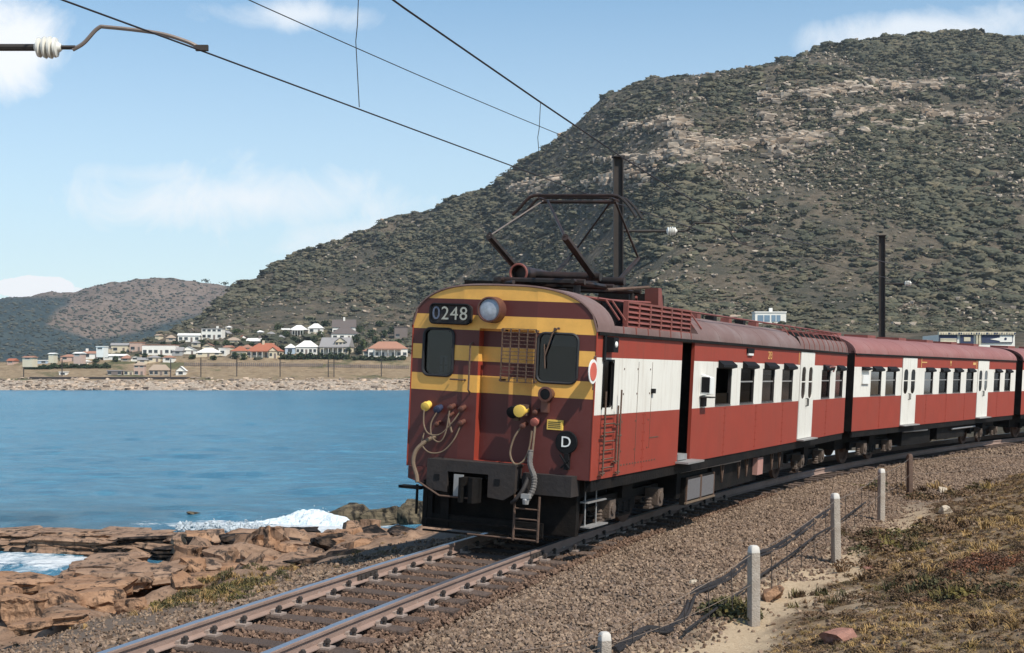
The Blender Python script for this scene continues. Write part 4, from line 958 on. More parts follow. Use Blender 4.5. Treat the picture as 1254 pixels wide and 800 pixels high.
AXLE = mat('dusty_axle_box', (.115, .082, .062), .85, var=.35, scale=9, bump=.3, bscale=40, dirt=(.07, .05, .04), dscale=3, damt=.7)
def bogie(root, xc):
    b = empty('bogie'); b.parent = root
    mb = MB()
    for sd in (-1, 1):
        y = sd*.93
        mb.box((xc-1.75, y-.05, .48), (xc+1.75, y+.05, .60)); mb.box((xc-.55, y-.06, .30), (xc+.55, y+.06, .48)); mb.box((xc-1.75, y-.05, .40), (xc-1.55, y+.05, .5)); mb.box((xc+1.55, y-.05, .40), (xc+1.75, y+.05, .5))
        for q in (-.28, 0, .28): mb.lathe([(0, .075), (.02, .09), (.05, .075), (.07, .09), (.10, .075), (.12, .09), (.15, .075), (.18, .09), (.20, .07)], (xc+q, y, .26), (0, 0, 1), 10)
        mb.box((xc-.45, y-.05, .22), (xc+.45, y+.05, .27))
    mb.box((xc-.25, -1.05, .52), (xc+.25, 1.05, .74)); mb.build('frame', DGREY if False else DARK, b)
    for ax in (-1.15, 1.15):
        for sd in (-1, 1):
            y = sd*GA/2
            MB().lathe([(-.065, .40), (-.06, .455), (.0, .45), (.005, .465), (.03, .465), (.035, .41), (.03, .36), (-.02, .34), (-.03, .16), (.06, .14), (.07, .05)], (xc+ax, y, .448), (0, sd, 0), 28).build('wheel', RUSTY, b)
            ab = MB(); ab.box((xc+ax-.13, sd*1.08-.14, .32), (xc+ax+.13, sd*1.08+.08, .58)); ab.lathe([(0, .115), (.05, .115), (.07, .085), (.085, .085), (.09, .04)], (xc+ax, sd*1.16, .448), (0, sd, 0), 14)
            for q in (-.26, .26): ab.lathe([(0, .05), (.02, .065), (.05, .05), (.07, .065), (.1, .05), (.12, .065), (.15, .05)], (xc+ax+q, sd*1.1, .30), (0, 0, 1), 8)
            ab.box((xc+ax-.34, sd*1.1-.05, .27), (xc+ax+.34, sd*1.1+.05, .305)); ab.build('axle_box', AXLE, b)
        MB().tube([(xc+ax, -.6, .448), (xc+ax, .6, .448)], .07, 8).build('axle', DARK, b)
    return b
def coach_body(root, wins, doors, opens, front=False, L=18.5, top=3.44):
    """sides, ends and floor of one coach; wins/doors/opens are x ranges along the side"""
    holes = [rect(a, b, 1.88, 2.54) for a, b in wins]+[rect(a, b, 1.0, 2.945) for a, b in doors]+[rect(a, b, 1.0, 2.945) for a, b in opens]
    if front: holes.append(rrect(.42, .84, 1.95, 2.60, .06, 3))
    x0 = .11 if front else .0
    for sd in (-1, 1):
        hs = holes if sd < 0 else holes[1:len(wins):3]  # far side keeps only a few windows, so the interior stays dark
        MB().plate(rect(x0, L, ZB, ZE), hs, lambda u, v, q: (u, sd*(BW-q), v), side_cls, .055, [((x0, ZT), (L, ZT)), ((x0, ZL), (L, ZL))], lambda h: 0 if max(p[1] for p in h)-min(p[1] for p in h) > 1 else 2, False).build('side_wall', [RED, WHITE, DGREY], root)
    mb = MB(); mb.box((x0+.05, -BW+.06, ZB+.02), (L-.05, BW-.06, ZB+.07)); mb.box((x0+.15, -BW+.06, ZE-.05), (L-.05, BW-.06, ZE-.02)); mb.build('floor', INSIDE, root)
    # rear end
    ys = np.linspace(-BW, BW, 25); poly = [(BW, ZB), (-BW, ZB)]+[(y, zroof(y, top)) for y in ys]
    MB().prism(poly, lambda a, b, d: (L-.05+d, a*.999, b), 0, .05).build('end_wall', DARK, root)
    if not front: MB().prism(poly, lambda a, b, d: (d, a*.999, b), 0, .05).build('end_wall', DARK, root)
    MB().box((x0+.2, BW-.16, ZB+.07), (L-.1, BW-.12, ZE-.05)).build('light_block_sheet', INSIDE, root)  # added dark sheet that shuts out light from the far windows
    # bellows and sole bar, plus an added box that darkens the gap under the floor
    MB().box((.2 if front else .1, -BW+.02, ZB-.16), (L-.1, -BW+.10, ZB-.002)).box((.2, BW-.10, ZB-.16), (L-.1, BW-.02, ZB-.002)).box((.5, -.8, .42), (L-.5, .8, ZB-.01)).build('sole_bar_and_filler', DARK, root)
    sm = MB()                               # joints between the side sheets, with rivet rows
    for k in range(1, int(L/2.3)):
        x = k*2.3
        if any(a-.1 < x < b+.1 for a, b in list(doors)+list(opens)): continue
        sm.box((x, -BW-.004, ZB), (x+.012, -BW-.0005, ZL)); [sm.box((x+o_-.008, -BW-.006, z), (x+o_+.008, -BW-.0005, z+.016)) for o_ in (-.05, .06) for z in np.arange(ZB+.06, ZL, .13)]
    kind(sm.build('sheet_joints', RED, root), 'stuff')
    # gutter along the eave, rubbing strip at the bottom
    for sd in (-1, 1):
        mb = MB(); mb.box((x0+.02, sd*BW-.035, ZE-.035), (L, sd*BW+.035, ZE+.012)); mb.build('gutter', DARK, root)
    # seats seen through the windows
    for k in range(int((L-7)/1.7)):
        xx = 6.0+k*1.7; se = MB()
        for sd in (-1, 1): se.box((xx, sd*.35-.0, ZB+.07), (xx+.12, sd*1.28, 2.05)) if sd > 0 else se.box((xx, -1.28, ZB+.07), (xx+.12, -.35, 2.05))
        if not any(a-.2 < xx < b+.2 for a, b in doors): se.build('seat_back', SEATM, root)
def roof_piece(root, x0, x1, m, name='roof', caps=True, top=ZR, fx=None):
    mb = MB(); ys = [BW*math.sin(math.radians(a)) for a in np.linspace(-90, 90, 33)]; xs = np.linspace(x0, x1, max(2, int((x1-x0)/.6)))
    n = len(ys); v = []; f = []
    for i_, x in enumerate(xs): v += [(x+(fx(y)-.005 if fx and i_ == 0 else 0), y*1.012, zroof(y, top)+.012) for y in ys]
    for i in range(len(xs)-1):
        for k in range(n-1): f.append((i*n+k, i*n+k+1, (i+1)*n+k+1, (i+1)*n+k))
    if caps: f += ([] if fx else [tuple(range(n))])+[ tuple((len(xs)-1)*n+k for k in range(n))]
    mb.add(v, f); o = mb.build(name, m, root, True)
    k = x0+1.3
    while k < x1-.4:                         # lapped sheet joints
        MB().tube([(k, y*1.013, zroof(y, top)+.012) for y in ys], .005, 4, cap=False).build('roof_seam', m, root); k += 1.55
    return o
def roof_well(root, x0, x1, m, yt):
    """lowered roof between two shoulders: the shoulders keep the curve of the roof"""
    sh = [(y, zroof(y)) for y in np.linspace(BW, yt, 10)]
    for sd in (-1, 1):
        prof = [(sd*y*1.012, z+.012) for y, z in sh]+[(sd*(yt-.02), 3.05)]
        mb = MB(); n = len(prof); v = [(x0, *p) for p in prof]+[(x1, *p) for p in prof]
        mb.add(v, [(k, k+1, n+k+1, n+k) for k in range(n-1)]); mb.build('roof_shoulder', m, root, True)
        k = x0+.35
        while k < x1-.1:
            MB().tube([(k, sd*y*1.014, z+.016) for y, z in sh], .013, 5).build('roof_rib', OXIDE, root); k += .56
    MB().box((x0, -yt+.01, 3.03), (x1, yt-.01, 3.07)).build('roof_deck', OXIDE, root)
def underframe_boxes(root, spec):
    for (x0, x1, z0, z1, m) in spec:
        MB().box((x0, -1.22, z0), (x1, -.55, z1)).build('equipment_box', m, root)

def motor_coach():
    root = empty('motor_coach'); root.matrix_world = car_frame(0)
    tag(root, 'red and white electric motor coach with striped yellow front and raised pantograph', 'train carriage', 'coaches of the red and white train')
    wins = [(6.22, 7.27), (7.92, 8.95), (9.62, 10.64), (11.32, 12.34), (15.4, 16.42), (17.08, 18.06)]
    coach_body(root, wins, [(13.0, 14.5)], [(4.12, 4.82)], front=True)
    for i, (a, b) in enumerate(wins): side_window(root, a, b, opened=(i == 0), blind=(0, 0, .10, 0, .12, 0)[i])
    for sd in (1,):
        for a, b in wins[1::3]:
            MB().add([(a, BW-.04, 1.88), (b, BW-.04, 1.88), (b, BW-.04, 2.54), (a, BW-.04, 2.54)], [(0, 1, 2, 3)]).build('far_pane', GL, root)
    door_leaf(root, 13.03, 13.745, 1); door_leaf(root, 13.755, 14.47, -1)
    MB().box((12.98, -BW-.16, .985), (14.5, -BW+.02, 1.012)).build('door_step', GREYM, root)
    # luggage compartment door standing open: dark vestibule and step
    mb = MB(); mb.box((3.9, .2, 1.0), (5.1, .25, 2.94)); mb.box((3.9, -1.3, 1.0), (3.95, .2, 2.94)); mb.box((5.05, -1.3, 1.0), (5.1, .2, 2.94)); mb.build('vestibule', DARK, root)
    MB().box((4.02, -BW-.22, .985), (4.95, -BW+.03, 1.015)).box((4.10, -BW-.02, 1.03), (4.6, -BW+.2, 1.12)).build('door_step', GREYM, root)
    # ---- front
    fx = lambda y: .0 if abs(y) < .56 else .11*(abs(y)-.56)/.84
    ys = np.linspace(-BW, BW, 41); out = [(BW, ZB), (-BW, ZB)]+[(y, zroof(y)) for y in ys]
    lw, rw = rrect(.70, 1.20, 2.28, 2.94, .10, 5), rrect(-1.15, -.59, 2.27, 2.94, .10, 5); dr = rect(-.53, .30, 1.13, 2.97)
    spl = [((-1.45, z), (1.45, z)) for z in (2.07, 2.31, 2.51, 2.72, 2.94, 3.15, 3.37)]+[((.56, ZB-.1), (.56, 3.7)), ((-.56, ZB-.1), (-.56, 3.7))]
    out_ = [(-p[0], p[1]) for p in out]
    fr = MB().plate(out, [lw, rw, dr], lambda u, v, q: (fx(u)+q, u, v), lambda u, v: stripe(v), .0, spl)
    for h, dep in ((dr, .16), (lw, .05), (rw, .05)):
        n = len(h)
        for i in range(n):
            a, b = h[i], h[(i+1) % n]
            cuts = sorted({a[1], b[1]} | {z for z in (2.07, 2.31, 2.51, 2.72, 2.94) if min(a[1], b[1]) < z < max(a[1], b[1])})
            if len(cuts) < 2: cuts = None
            segs = [(a, b)] if not cuts else [((a[0]+(b[0]-a[0])*(c0-a[1])/(b[1]-a[1]), c0), (a[0]+(b[0]-a[0])*(c1-a[1])/(b[1]-a[1]), c1)) for c0, c1 in zip(cuts[:-1], cuts[1:])]
            for p, q in segs:
                sm = stripe((p[1]+q[1])/2); fr.add([(fx(p[0]), p[0], p[1]), (fx(q[0]), q[0], q[1]), (fx(q[0])+dep, q[0], q[1]), (fx(p[0])+dep, p[0], p[1])], [(0, 1, 2, 3)], 2 if (h is dr and sm == 0) else sm)  # door jamb gets the brighter red, painting in its sunlight
    fr.build('front_wall', [RED_SHADED, YELLOW, RED], root)
    MB().plate(rect(-.53, .30, 1.13, 2.97), [], lambda u, v, q: (.155+q, u, v), lambda u, v: stripe(v), .03, [((-.6, z), (.6, z)) for z in (2.07, 2.31, 2.51, 2.72, 2.94)]).build('gangway_door', [RED_SHADED, YELLOW], root)
    # red corner strip and the curved roof edge bead
    for sd in (-1, 1): MB().tube([(.112, sd*BW, ZB), (.112, sd*BW, ZE)], .012, 6).build('corner_bead', RED, root)
    MB().tube([(fx(y)-.004, y*1.005, zroof(y)+.006) for y in ys], .016, 5).build('roof_edge_bead', ROOF, root)
    # cab interior
    mb = MB(); mb.box((1.5, -1.3, 1.05), (1.55, 1.3, 2.95)); mb.box((.35, -1.25, 1.05), (.75, -.62, 2.05)); mb.box((.35, .62, 1.05), (.75, 1.25, 2.05)); mb.build('cab_bulkhead', mat('reflection_grey_lining', (.20, .215, .24), .8, var=.15), root)  # blue-grey tone imitates sky reflected in the windscreens
    for nm, h, sx in (('windscreen', lw, 1), ('windscreen', rw, -1)):
        w = empty(nm); w.parent = root
        cy = sum(p[0] for p in h)/len(h); ff = fx(cy)
        MB().prism(h, lambda a, b, d: (fx(a)+.02+d, a, b), 0, .004).build('pane', GLD, w)
        MB().tube([(fx(p[0])-.006, p[0], p[1]) for p in h+h[:2]], .022, 6, cap=False).build('rubber_seal', RUBBER, w)
        if sx < 0:
            MB().box((ff+.10, cy-.26, 2.77), (ff+.11, cy+.27, 2.93)).build('pale_band', BLIND, w)  # pale band behind the top of the right pane
            MB().tube([(ff-.03, cy+.04, 3.0), (ff-.05, cy+.08, 2.92), (ff-.05, cy+.17, 2.63)], .011, 5).tube([(ff-.05, cy+.185, 2.79), (ff-.05, cy+.16, 2.46)], .009, 5).tube([(ff-.01, cy+.04, 3.0), (ff-.05, cy+.04, 3.0)], .022, 6).tube([(ff-.02, cy-.01, 3.01), (ff-.05, cy-.01, 3.01)], .018, 6).build('wiper', RUSTY, w)
        else:
            MB().box((ff+.10, cy-.10, 2.29), (ff+.105, cy+.02, 2.56)).build('white_panel', WHITEP, w)  # small white panel behind the left pane
            MB().box((ff+.09, cy-.055, 2.33), (ff+.098, cy-.03, 2.54)).box((ff+.09, cy-.10, 2.42), (ff+.098, cy+.02, 2.435)).build('panel_marks', DGREY, w)
    # train number box
    nb = empty('number_box'); nb.parent = root
    q = rrect(.415, 1.065, 3.02, 3.285, .06, 4)
    MB().prism(q, lambda a, b, d: (fx(a)-.09+d, a, b), 0, .10).build('case', DGREY, nb)
    MB().tube([(fx(p[0])-.094, p[0], p[1]) for p in q+q[:2]], .018, 6, cap=False).build('rim', BLACKP, nb)
    PALEG = mat('pale_numeral', (.36, .36, .31), .5, var=.1); DIMB = mat('dim_blue_numeral', (.10, .12, .17), .5, var=.1)
    for i, c in enumerate('0248'):
        me = text_mesh(c, .265); me.materials.append(DIMB if i == 0 else PALEG)
        t = obj('numeral', me, nb); y = .965-.15*i; t.matrix_local = Matrix.Translation((fx(y)-.098, y, 3.152)) @ Matrix(((0, 0, -1, 0), (-1, 0, 0, 0), (0, 1, 0, 0), (0, 0, 0, 1)))
    # headlamp
    h = empty('headlight'); h.parent = root; c = (0, .09, 3.23)
    MB().lathe([(.02, .185), (-.14, .18), (-.19, .177), (-.195, .158), (-.12, .15), (-.04, .085), (-.03, .02)], c, (1, 0, 0), 28).build('housing', COPPER, h, True)
    MB().lathe([(-.165, .150), (-.178, .11), (-.186, .05), (-.188, .01)], c, (1, 0, 0), 24).build('lens', LENS, h, True)
    MB().lathe([(-.12, .14), (-.06, .10), (-.045, .05), (-.044, .01)], c, (1, 0, 0), 24).build('reflector', CHROME, h, True)
    MB().lathe([(-.11, .03), (-.09, .035), (-.06, .02)], c, (1, 0, 0), 10).build('bulb', WHITEP, h, True)
    # hinged wire screen beside the right windscreen
    g = MB()
    for y in np.linspace(-.08, -.585, 5): g.box((-.075, y-.008, 2.25), (-.055, y+.008, 2.98))
    for z in np.linspace(2.25, 2.98, 15): g.box((-.072, -.59, z-.005), (-.058, -.075, z+.005))
    for z in (2.27, 2.96): g.box((-.075, -.60, z-.014), (0, -.57, z+.014)); g.box((-.075, -.09, z-.014), (.1, -.06, z+.014))
    g.build('wire_screen', RUSTY, root)
    # handrail and lamp irons by the gangway door
    MB().tube([(0, .40, 2.76), (-.07, .40, 2.74), (-.07, .40, 2.1), (0, .40, 2.06)], .014, 6).build('handrail', RUSTY, root)
    MB().tube([(0, .70, 2.24), (-.05, .70, 2.24), (-.05, .48, 2.24), (0, .48, 2.24)], .012, 5).build('handrail', RUSTY, root)
    # tail lamp
    t = empty('tail_lamp'); t.parent = root; c = (.02, -.78, 2.11)
    MB().lathe([(.0, .085), (-.10, .09), (-.12, .105), (-.15, .105), (-.155, .075), (-.09, .07)], c, (1, 0, 0), 18).box((-.06, -.80, 1.86), (.02, -.70, 2.03)).build('housing', COPPER, t, True)
    MB().lathe([(-.13, .088), (-.15, .07), (-.156, .02)], c, (1, 0, 0), 14).build('lens', BLACKP, t, True)
    # red and white marker disc at the corner, on a rod
    k = empty('marker_disc'); k.parent = root; c = (-.06, -BW-.035, 2.45)
    MB().lathe([(0, .165), (.012, .165)], c, (0, 1, 0), 26).build('white_rim', WHITEP, k)
    MB().lathe([(-.006, .125), (0, .125)], c, (0, 1, 0), 24).build('red_face', PINKR, k)
    MB().tube([(.0, -BW-.02, 2.2), (.0, -BW-.02, 2.65), (.12, -BW, 2.66)], .012, 5).build('rod', RUSTY, k)
    l = empty('side_lamp'); l.parent = root
    MB().box((.50, -BW-.11, 2.72), (.70, -BW-.001, 2.93)).box((.36, -BW-.03, 2.60), (.44, -BW-.001, 2.95)).build('case', BLACKP, l); MB().lathe([(0, .045), (.01, .04), (.02, .02)], (.60, -BW-.11, 2.83), (0, -1, 0), 12).build('lens', WHITEP, l)
    # jumper sockets and cables (left of the door)
    def sock(y, z, m, r=.045, ln=.13, dz=0):
        MB().lathe([(.03, r*.8), (-ln*.6, r*.85), (-ln*.62, r), (-ln, r), (-ln-.01, r*.5)], (fx(y), y, z), (1, 0, .25+dz), 12).build('jumper_socket', m, root, True)
    sock(1.07, 1.86, YELP, .066); sock(.87, 1.83, BLUEP, .055); sock(.65, 1.87, COPPER, .042); sock(.48, 1.86, COPPER, .042); sock(.48, 1.66, COPPER, .042); sock(.87, 1.62, COPPER, .034); sock(.66, 1.76, COPPER, .03)
    def cab(pts, r=.0105, m=HOSE): MB().tube(bez(pts, 7), r, 6).build('jumper_cable', m, root, True)
    cab([(-.10, 1.06, 1.79), (-.14, 1.03, 1.58), (-.17, .93, 1.46), (-.17, .75, 1.47), (-.15, .58, 1.65), (-.1, .49, 1.81)])
    cab([(-.10, .86, 1.76), (-.14, .92, 1.6), (-.17, .88, 1.42), (-.18, .75, 1.36), (-.17, .67, 1.5), (-.12, .65, 1.80)])
    cab([(-.10, .48, 1.60), (-.15, .55, 1.40), (-.18, .70, 1.23), (-.18, .90, 1.20), (-.15, 1.04, 1.30), (-.08, 1.05, 1.46)])
    cab([(-.06, .66, 1.83), (-.10, .67, 1.7), (-.12, .60, 1.5)], .015)
    MB().tube(bez([(-.05, .88, 1.42), (-.12, .98, 1.36), (-.2, 1.1, 1.22), (-.24, 1.12, 1.05), (-.26, 1.05, .88), (-.28, 1.02, .78)], 8), .030, 8).build('air_hose', HOSE, root, True)
    # lamp, cocks and hoses (right of the door)
    sock(-.30, 1.86, BLACKP, .085, .12); MB().lathe([(.0, .075), (-.14, .075), (-.145, .085), (-.18, .085), (-.185, .06)], (fx(-.42), -.43, 1.87), (1, 0, .05), 16).build('yellow_lamp', YELP, root, True)
    MB().box((-.10, -.50, 1.80), (.0, -.38, 1.95)).box((-.06, -.38, 1.72), (0, -.30, 1.77)).build('lamp_bracket', RUSTY, root)
    sock(-.62, 1.74, mat('faded_red_cock', (.40, .12, .09), .6, var=.2), .06, .10); sock(-.46, 1.68, COPPER, .04); sock(-.63, 1.88, COPPER, .035)
    cab([(-.08, -.45, 1.66), (-.13, -.36, 1.5), (-.16, -.32, 1.28), (-.18, -.40, 1.14), (-.17, -.52, 1.18), (-.12, -.58, 1.35), (-.1, -.60, 1.6)], .014)
    MB().tube(bez([(-.06, -.63, 1.70), (-.12, -.64, 1.45), (-.15, -.64, 1.25)], 6), .016, 7).build('air_pipe', HOSE, root, True)
    pts = bez([(-.15, -.62, 1.34), (-.2, -.64, 1.15), (-.22, -.72, .98), (-.25, -.72, .82), (-.28, -.66, .68)], 9); MB().tube(pts, [.034+.008*(i % 2) for i in range(len(pts))], 8).build('ribbed_hose', mat('dull_grey_rubber', (.13, .115, .105), .7, var=.3, scale=14), root, True)
    MB().tube(bez([(-.2, -.62, .96), (-.3, -.60, .82), (-.34, -.52, .68), (-.3, -.44, .62)], 7), .028, 7).build('air_hose', DGREY, root, True)
    MB().lathe([(0, .04), (.06, .05), (.1, .03)], (-.34, -.66, .62), (0, 0, 1), 10).box((-.38, -.72, .70), (-.30, -.60, .76)).build('hose_coupling', GREYM, root)
    # notice plate and the D disc
    MB().box((-.008, -1.0, 1.63), (.05, -.78, 1.765)).build('notice_plate', YELP, root)
    nl = MB()
    for z in (1.735, 1.71, 1.685, 1.66): nl.box((-.011, -.98, z-.005), (-.007, -.80, z+.005))
    nl.build('notice_text', DGREY, root)
    dd = empty('letter_disc'); dd.parent = root; c = Vector((.03, -1.07, 1.47))
    MB().lathe([(0, .158), (-.03, .158), (-.035, .15)], c, (1, 0, 0), 28).build('disc', BLACKP, dd)
    MB().box((-.03, -1.12, 1.10), (.06, -1.06, 1.32)).tube([(-.03, -1.14, 1.12), (-.03, -1.0, 1.3)], .014, 5).tube([(-.03, -1.02, 1.12), (-.03, -1.14, 1.24)], .014, 5).build('bracket', BLACKP, dd)
    me = text_mesh('D', .21); me.materials.append(WHITEP); t = obj('letter', me, dd); t.matrix_local = Matrix.Translation((-.010, -1.07, 1.47)) @ Matrix(((0, 0, -1, 0), (-1, 0, 0, 0), (0, 1, 0, 0), (0, 0, 0, 1)))
    # buffer beam with the coupler opening
    bp = [(.88, 1.10), (.88, .76), (.80, .70), (.56, .68), (.56, .97), (-.06, .97), (-.06, .66), (-.30, .64), (-.46, .74), (-.46, 1.10)]
    MB().prism(bp, lambda a, b, d: (-.28+d, a, b), 0, .05).box((-.28, -.46, 1.10), (.08, .88, 1.125)).box((-.23, .82, .78), (.1, .86, 1.098)).box((-.23, -.44, .76), (.1, -.40, 1.098)).build('buffer_beam', DGREY, root)
    nl = MB()
    for y in (.72, -.20): nl.box((-.288, y-.04, .84), (-.279, y+.04, .92))
    nl.build('beam_slot', BLACKP, root)
    MB().box((-.12, -1.22, .74), (.2, -.50, 1.02)).build('step_box', DGREY, root)
    MB().prism([(1.33, .97), (1.33, .80), (.98, .70), (.98, .97)], lambda a, b, d: (.02+d, a, b), 0, .25).build('front_valance', RED_SHADED, root)
    # coupler
    cp = empty('coupler'); cp.parent = root
    MB().box((-.40, .06, .62), (.5, .28, .86)).build('shank', DARK, cp); MB().prism([(-.3, .02), (-.42, .02), (-.50, .07), (-.48, .14), (-.40, .13), (-.38, .20), (-.50, .24), (-.50, .28), (-.3, .28)], lambda a, b, d: (a, b, d), .58, .92).build('knuckle', DARK, cp); MB().box((-.32, .30, .62), (-.29, .44, .94)).build('plate', GREYM, cp)
    MB().tube([(-.38, .95, .80), (-.42, .6, .64), (-.42, .1, .64)], .014, 5).build('release_rod', RUSTY, cp)
    # pilot, steps and hangers under the front
    pl = MB()
    for y in (1.0, .92, .72, .66): pl.box((-.06, y-.035, .16), (.02, y+.035, .80))
    for z in (.10, .16, .26): pl.box((-.10, -.75, z-.012), (-.06, 1.0, z+.012))
    pl.box((-.04, -.8, .14), (.0, .98, .34)); pl.build('pilot', DARK, root); MB().box((.22, -1.18, .17), (.34, 1.02, .93)).build('dark_filler_box', DARK, root)  # rear box is a dark filler standing in for shade under the front
    ld = MB()
    for y in (-.44, -.80): ld.tube([(-.20, y, .72), (-.20, y, .10)], .018, 6)
    for z in (.12, .26, .40, .54): ld.tube([(-.20, -.44, z), (-.20, -.80, z)], .012, 5)
    ld.tube([(-.2, .25, .12), (-.2, -.8, .12)], .014, 5); ld.build('ladder', RUSTY, root)
    ls = MB(); ls.tube([(.0, 1.16, .72), (.0, 1.16, .30)], .022, 6); ls.box((-.12, 1.06, .66), (.06, 1.40, .70)); ls.build('step', DARK, root)
    rs = MB(); rs.box((.35, -1.30, .625), (1.10, -1.18, .645)); rs.box((.35, -1.34, .285), (1.10, -1.20, .305))
    for x in (.42, .86): rs.tube([(x, -1.22, .95), (x, -1.24, .28)], .012, 5)
    rs.build('side_step', GREYM, root)
    # side handrails of the cab and the narrow cab window
    for xx, z0, z1 in ((.40, 1.02, 2.18), (1.04, 1.0, 2.20), (.93, 1.16, 1.98)):
        MB().tube([(xx, -BW-.002, z0), (xx, -BW-.07, z0), (xx, -BW-.07, z1)], .013, 6).tube([(xx-.05, -BW-.05, z0+.03), (xx+.12, -BW-.05, z0+.03)], .016, 5).tube([(xx-.05, -BW-.05, z0+.55), (xx+.12, -BW-.05, z0+.55)], .014, 5).build('handrail', RUSTY, root)
    cd = MB()
    for z in np.linspace(1.12, 1.85, 7): cd.tube([(.42, -BW-.04, z), (.90, -BW-.04, z)], .010, 4)
    cd.build('cab_ladder', RUSTY, root)
    MB().add([(.42, -BW+.03, 1.95), (.84, -BW+.03, 1.95), (.84, -BW+.03, 2.6), (.42, -BW+.03, 2.6)], [(0, 1, 2, 3)]).build('cab_window', GL, root)
    sl = MB(); sl.box((.405, -BW-.012, 1.93), (.43, -BW+.0, 2.62)); sl.box((.83, -BW-.012, 1.93), (.855, -BW+.0, 2.62)); sl.box((.43, -BW-.012, 2.595), (.83, -BW, 2.62)); sl.build('cab_window_frame', BLACKP, root)
    pj = MB()                               # panel seams, rivets and the small lock on the side
    for x, z0, z1 in ((1.95, 1.05, 2.6), (2.6, 1.3, 2.6)): pj.box((x, -BW-.004, z0), (x+.008, -BW, z1))
    pj.box((2.6, -BW-.006, 1.45), (3.05, -BW, 1.465))
    for x in (1.3, 1.9, 2.5): [pj.box((x, -BW-.006, z), (x+.025, -BW, z+.025)) for z in (1.3, 1.72, 2.12, 2.48)]
    for k in range(14): pj.box((1.2+k*.13, -BW-.006, 1.10), (1.25+k*.13, -BW, 1.12))
    pj.build('panel_fittings', RUSTY, root); MB().box((2.58, -BW-.05, 2.13), (2.68, -BW-.001, 2.20)).build('door_lock', BLACKP, root)
    # guard's look-out
    lo = empty('look_out'); lo.parent = root
    MB().prism([(0, 2.06), (-.17, 2.10), (-.17, 2.37), (0, 2.42)], lambda a, b, d: (d, -BW+a-.002, b), 5.26, 5.50).build('case', WHITEP, lo); MB().box((5.252, -BW-.16, 2.12), (5.257, -BW-.02, 2.38)).build('pane', BLACKP, lo); MB().box((5.22, -BW-.20, 2.03), (5.55, -BW-.002, 2.05)).box((5.3, -BW-.06, 1.88), (5.48, -BW-.002, 2.03)).build('bracket', DGREY, lo)
    # lettering and plates
    MB().box((8.25, -BW-.03, 2.83), (8.75, -BW-.001, 2.92)).build('lamp_plate', BLACKP, root); MB().box((8.32, -BW-.034, 2.785), (8.68, -BW-.002, 2.825)).build('white_plate', WHITEP, root)
    me = text_mesh('213', .22); me.materials.append(GOLD); t = obj('lettering', me, root); t.matrix_local = Matrix.Translation((10.15, -BW-.006, 2.80)) @ Matrix.Rotation(math.pi/2, 4, 'X')
    MB().box((12.83, -BW-.008, 2.66), (12.86, -BW-.001, 2.92)).build('lettering_line', GOLD, root); MB().box((15.7, -BW-.03, 2.62), (16.6, -BW-.001, 2.66)).tube([(15.8, -BW-.06, 2.52), (15.9, -BW-.09, 2.62), (16.5, -BW-.09, 2.62), (16.5, -BW-.05, 2.5)], .02, 5).build('window_guard', OXIDE, root)
    # ---- roof
    roof_piece(root, .0, .80, ROOF, fx=fx); roof_well(root, .80, 5.0, ROOF, 1.387); roof_piece(root, 5.0, 12.9, ROOF, top=3.43); roof_well(root, 12.9, 18.45, ROOF, 1.30)
    for (a, b) in ((1.45, 4.65),):
        for i in range(6):
            x0 = a+(b-a)*i/6; x1 = a+(b-a)*(i+1)/6; lp = empty('louvre_panel'); lp.parent = root
            MB().box((x0, -1.365, 3.06), (x0+.03, -1.29, 3.47)).box((x1-.03, -1.365, 3.06), (x1, -1.29, 3.47)).box((x0+.03, -1.365, 3.44), (x1-.03, -1.29, 3.47)).build('frame', OXIDE, lp)
            for z in np.linspace(3.10, 3.39, 5): MB().prism([(-1.375, z-.016), (-1.36, z-.022), (-1.30, z+.040), (-1.315, z+.046)], lambda u, v, d: (d, u, v), x0+.03, x1-.03).build('slat', OXIDE, lp)
    MB().box((1.5, -1.285, 3.07), (4.6, -.95, 3.44)).build('resistor_bank', BLACKP, root); MB().box((1.5, .85, 3.07), (4.6, 1.1, 3.48)).build('resistor_bank', OXIDE, root)
    rl = MB()
    for sd in (-1, 1):
        rl.tube([(.85, sd*1.12, 3.47), (18.4, sd*1.12, 3.47)], .018, 5)
        for x in (1.15, 1.42, 4.9, 5.35): rl.tube([(x, sd*1.345, zroof(1.345)), (x, sd*1.12, 3.47)], .015, 5)
        for x in np.linspace(12.3, 18.35, 12): rl.tube([(x, sd*1.28, zroof(1.28)-.01), (x, sd*1.12, 3.47)], .012, 5)
        rl.tube([(12.9, sd*1.2, 3.38), (18.4, sd*1.2, 3.38)], .011, 5)
    rl.build('roof_rail', OXIDE, root)
    for k in range(6): MB().box((6.0+k*1.1, -.75, 3.36), (6.22+k*1.1, -.58, 3.50)).build('conduit_clip', OXIDE if k % 2 else BLACKP, root)
    MB().box((13.1, -1.1, 3.07), (18.2, 1.1, 3.36)).build('resistor_bank', BLACKP, root)
    for x in (14.1, 15.3, 16.6, 17.6): MB().box((x, -.7, 3.361), (x+.5, .5, 3.44)).build('resistor_cover', OXIDE, root)
    for x, y in ((5.25, .1), (5.7, -.1)): MB().lathe([(0, .13), (.05, .16), (.12, .12), (.17, .16), (.24, .12), (.29, .15), (.33, .06)], (x, y, 3.40), (0, 0, 1), 12).build('lightning_arrester', BLACKP, root)
    MB().box((4.7, -.75, 3.07), (5.05, .3, 3.72)).build('arrester_box', DARK, root); MB().prism([(0, 0), (.28, .0), (.12, .35), (-.05, .35)], lambda a, b, d: (4.15+a, d, 3.45+b), -.95, -.72).build('roof_bracket', OXIDE, root)
    # ---- pantograph
    pg = empty('pantograph'); pg.parent = root
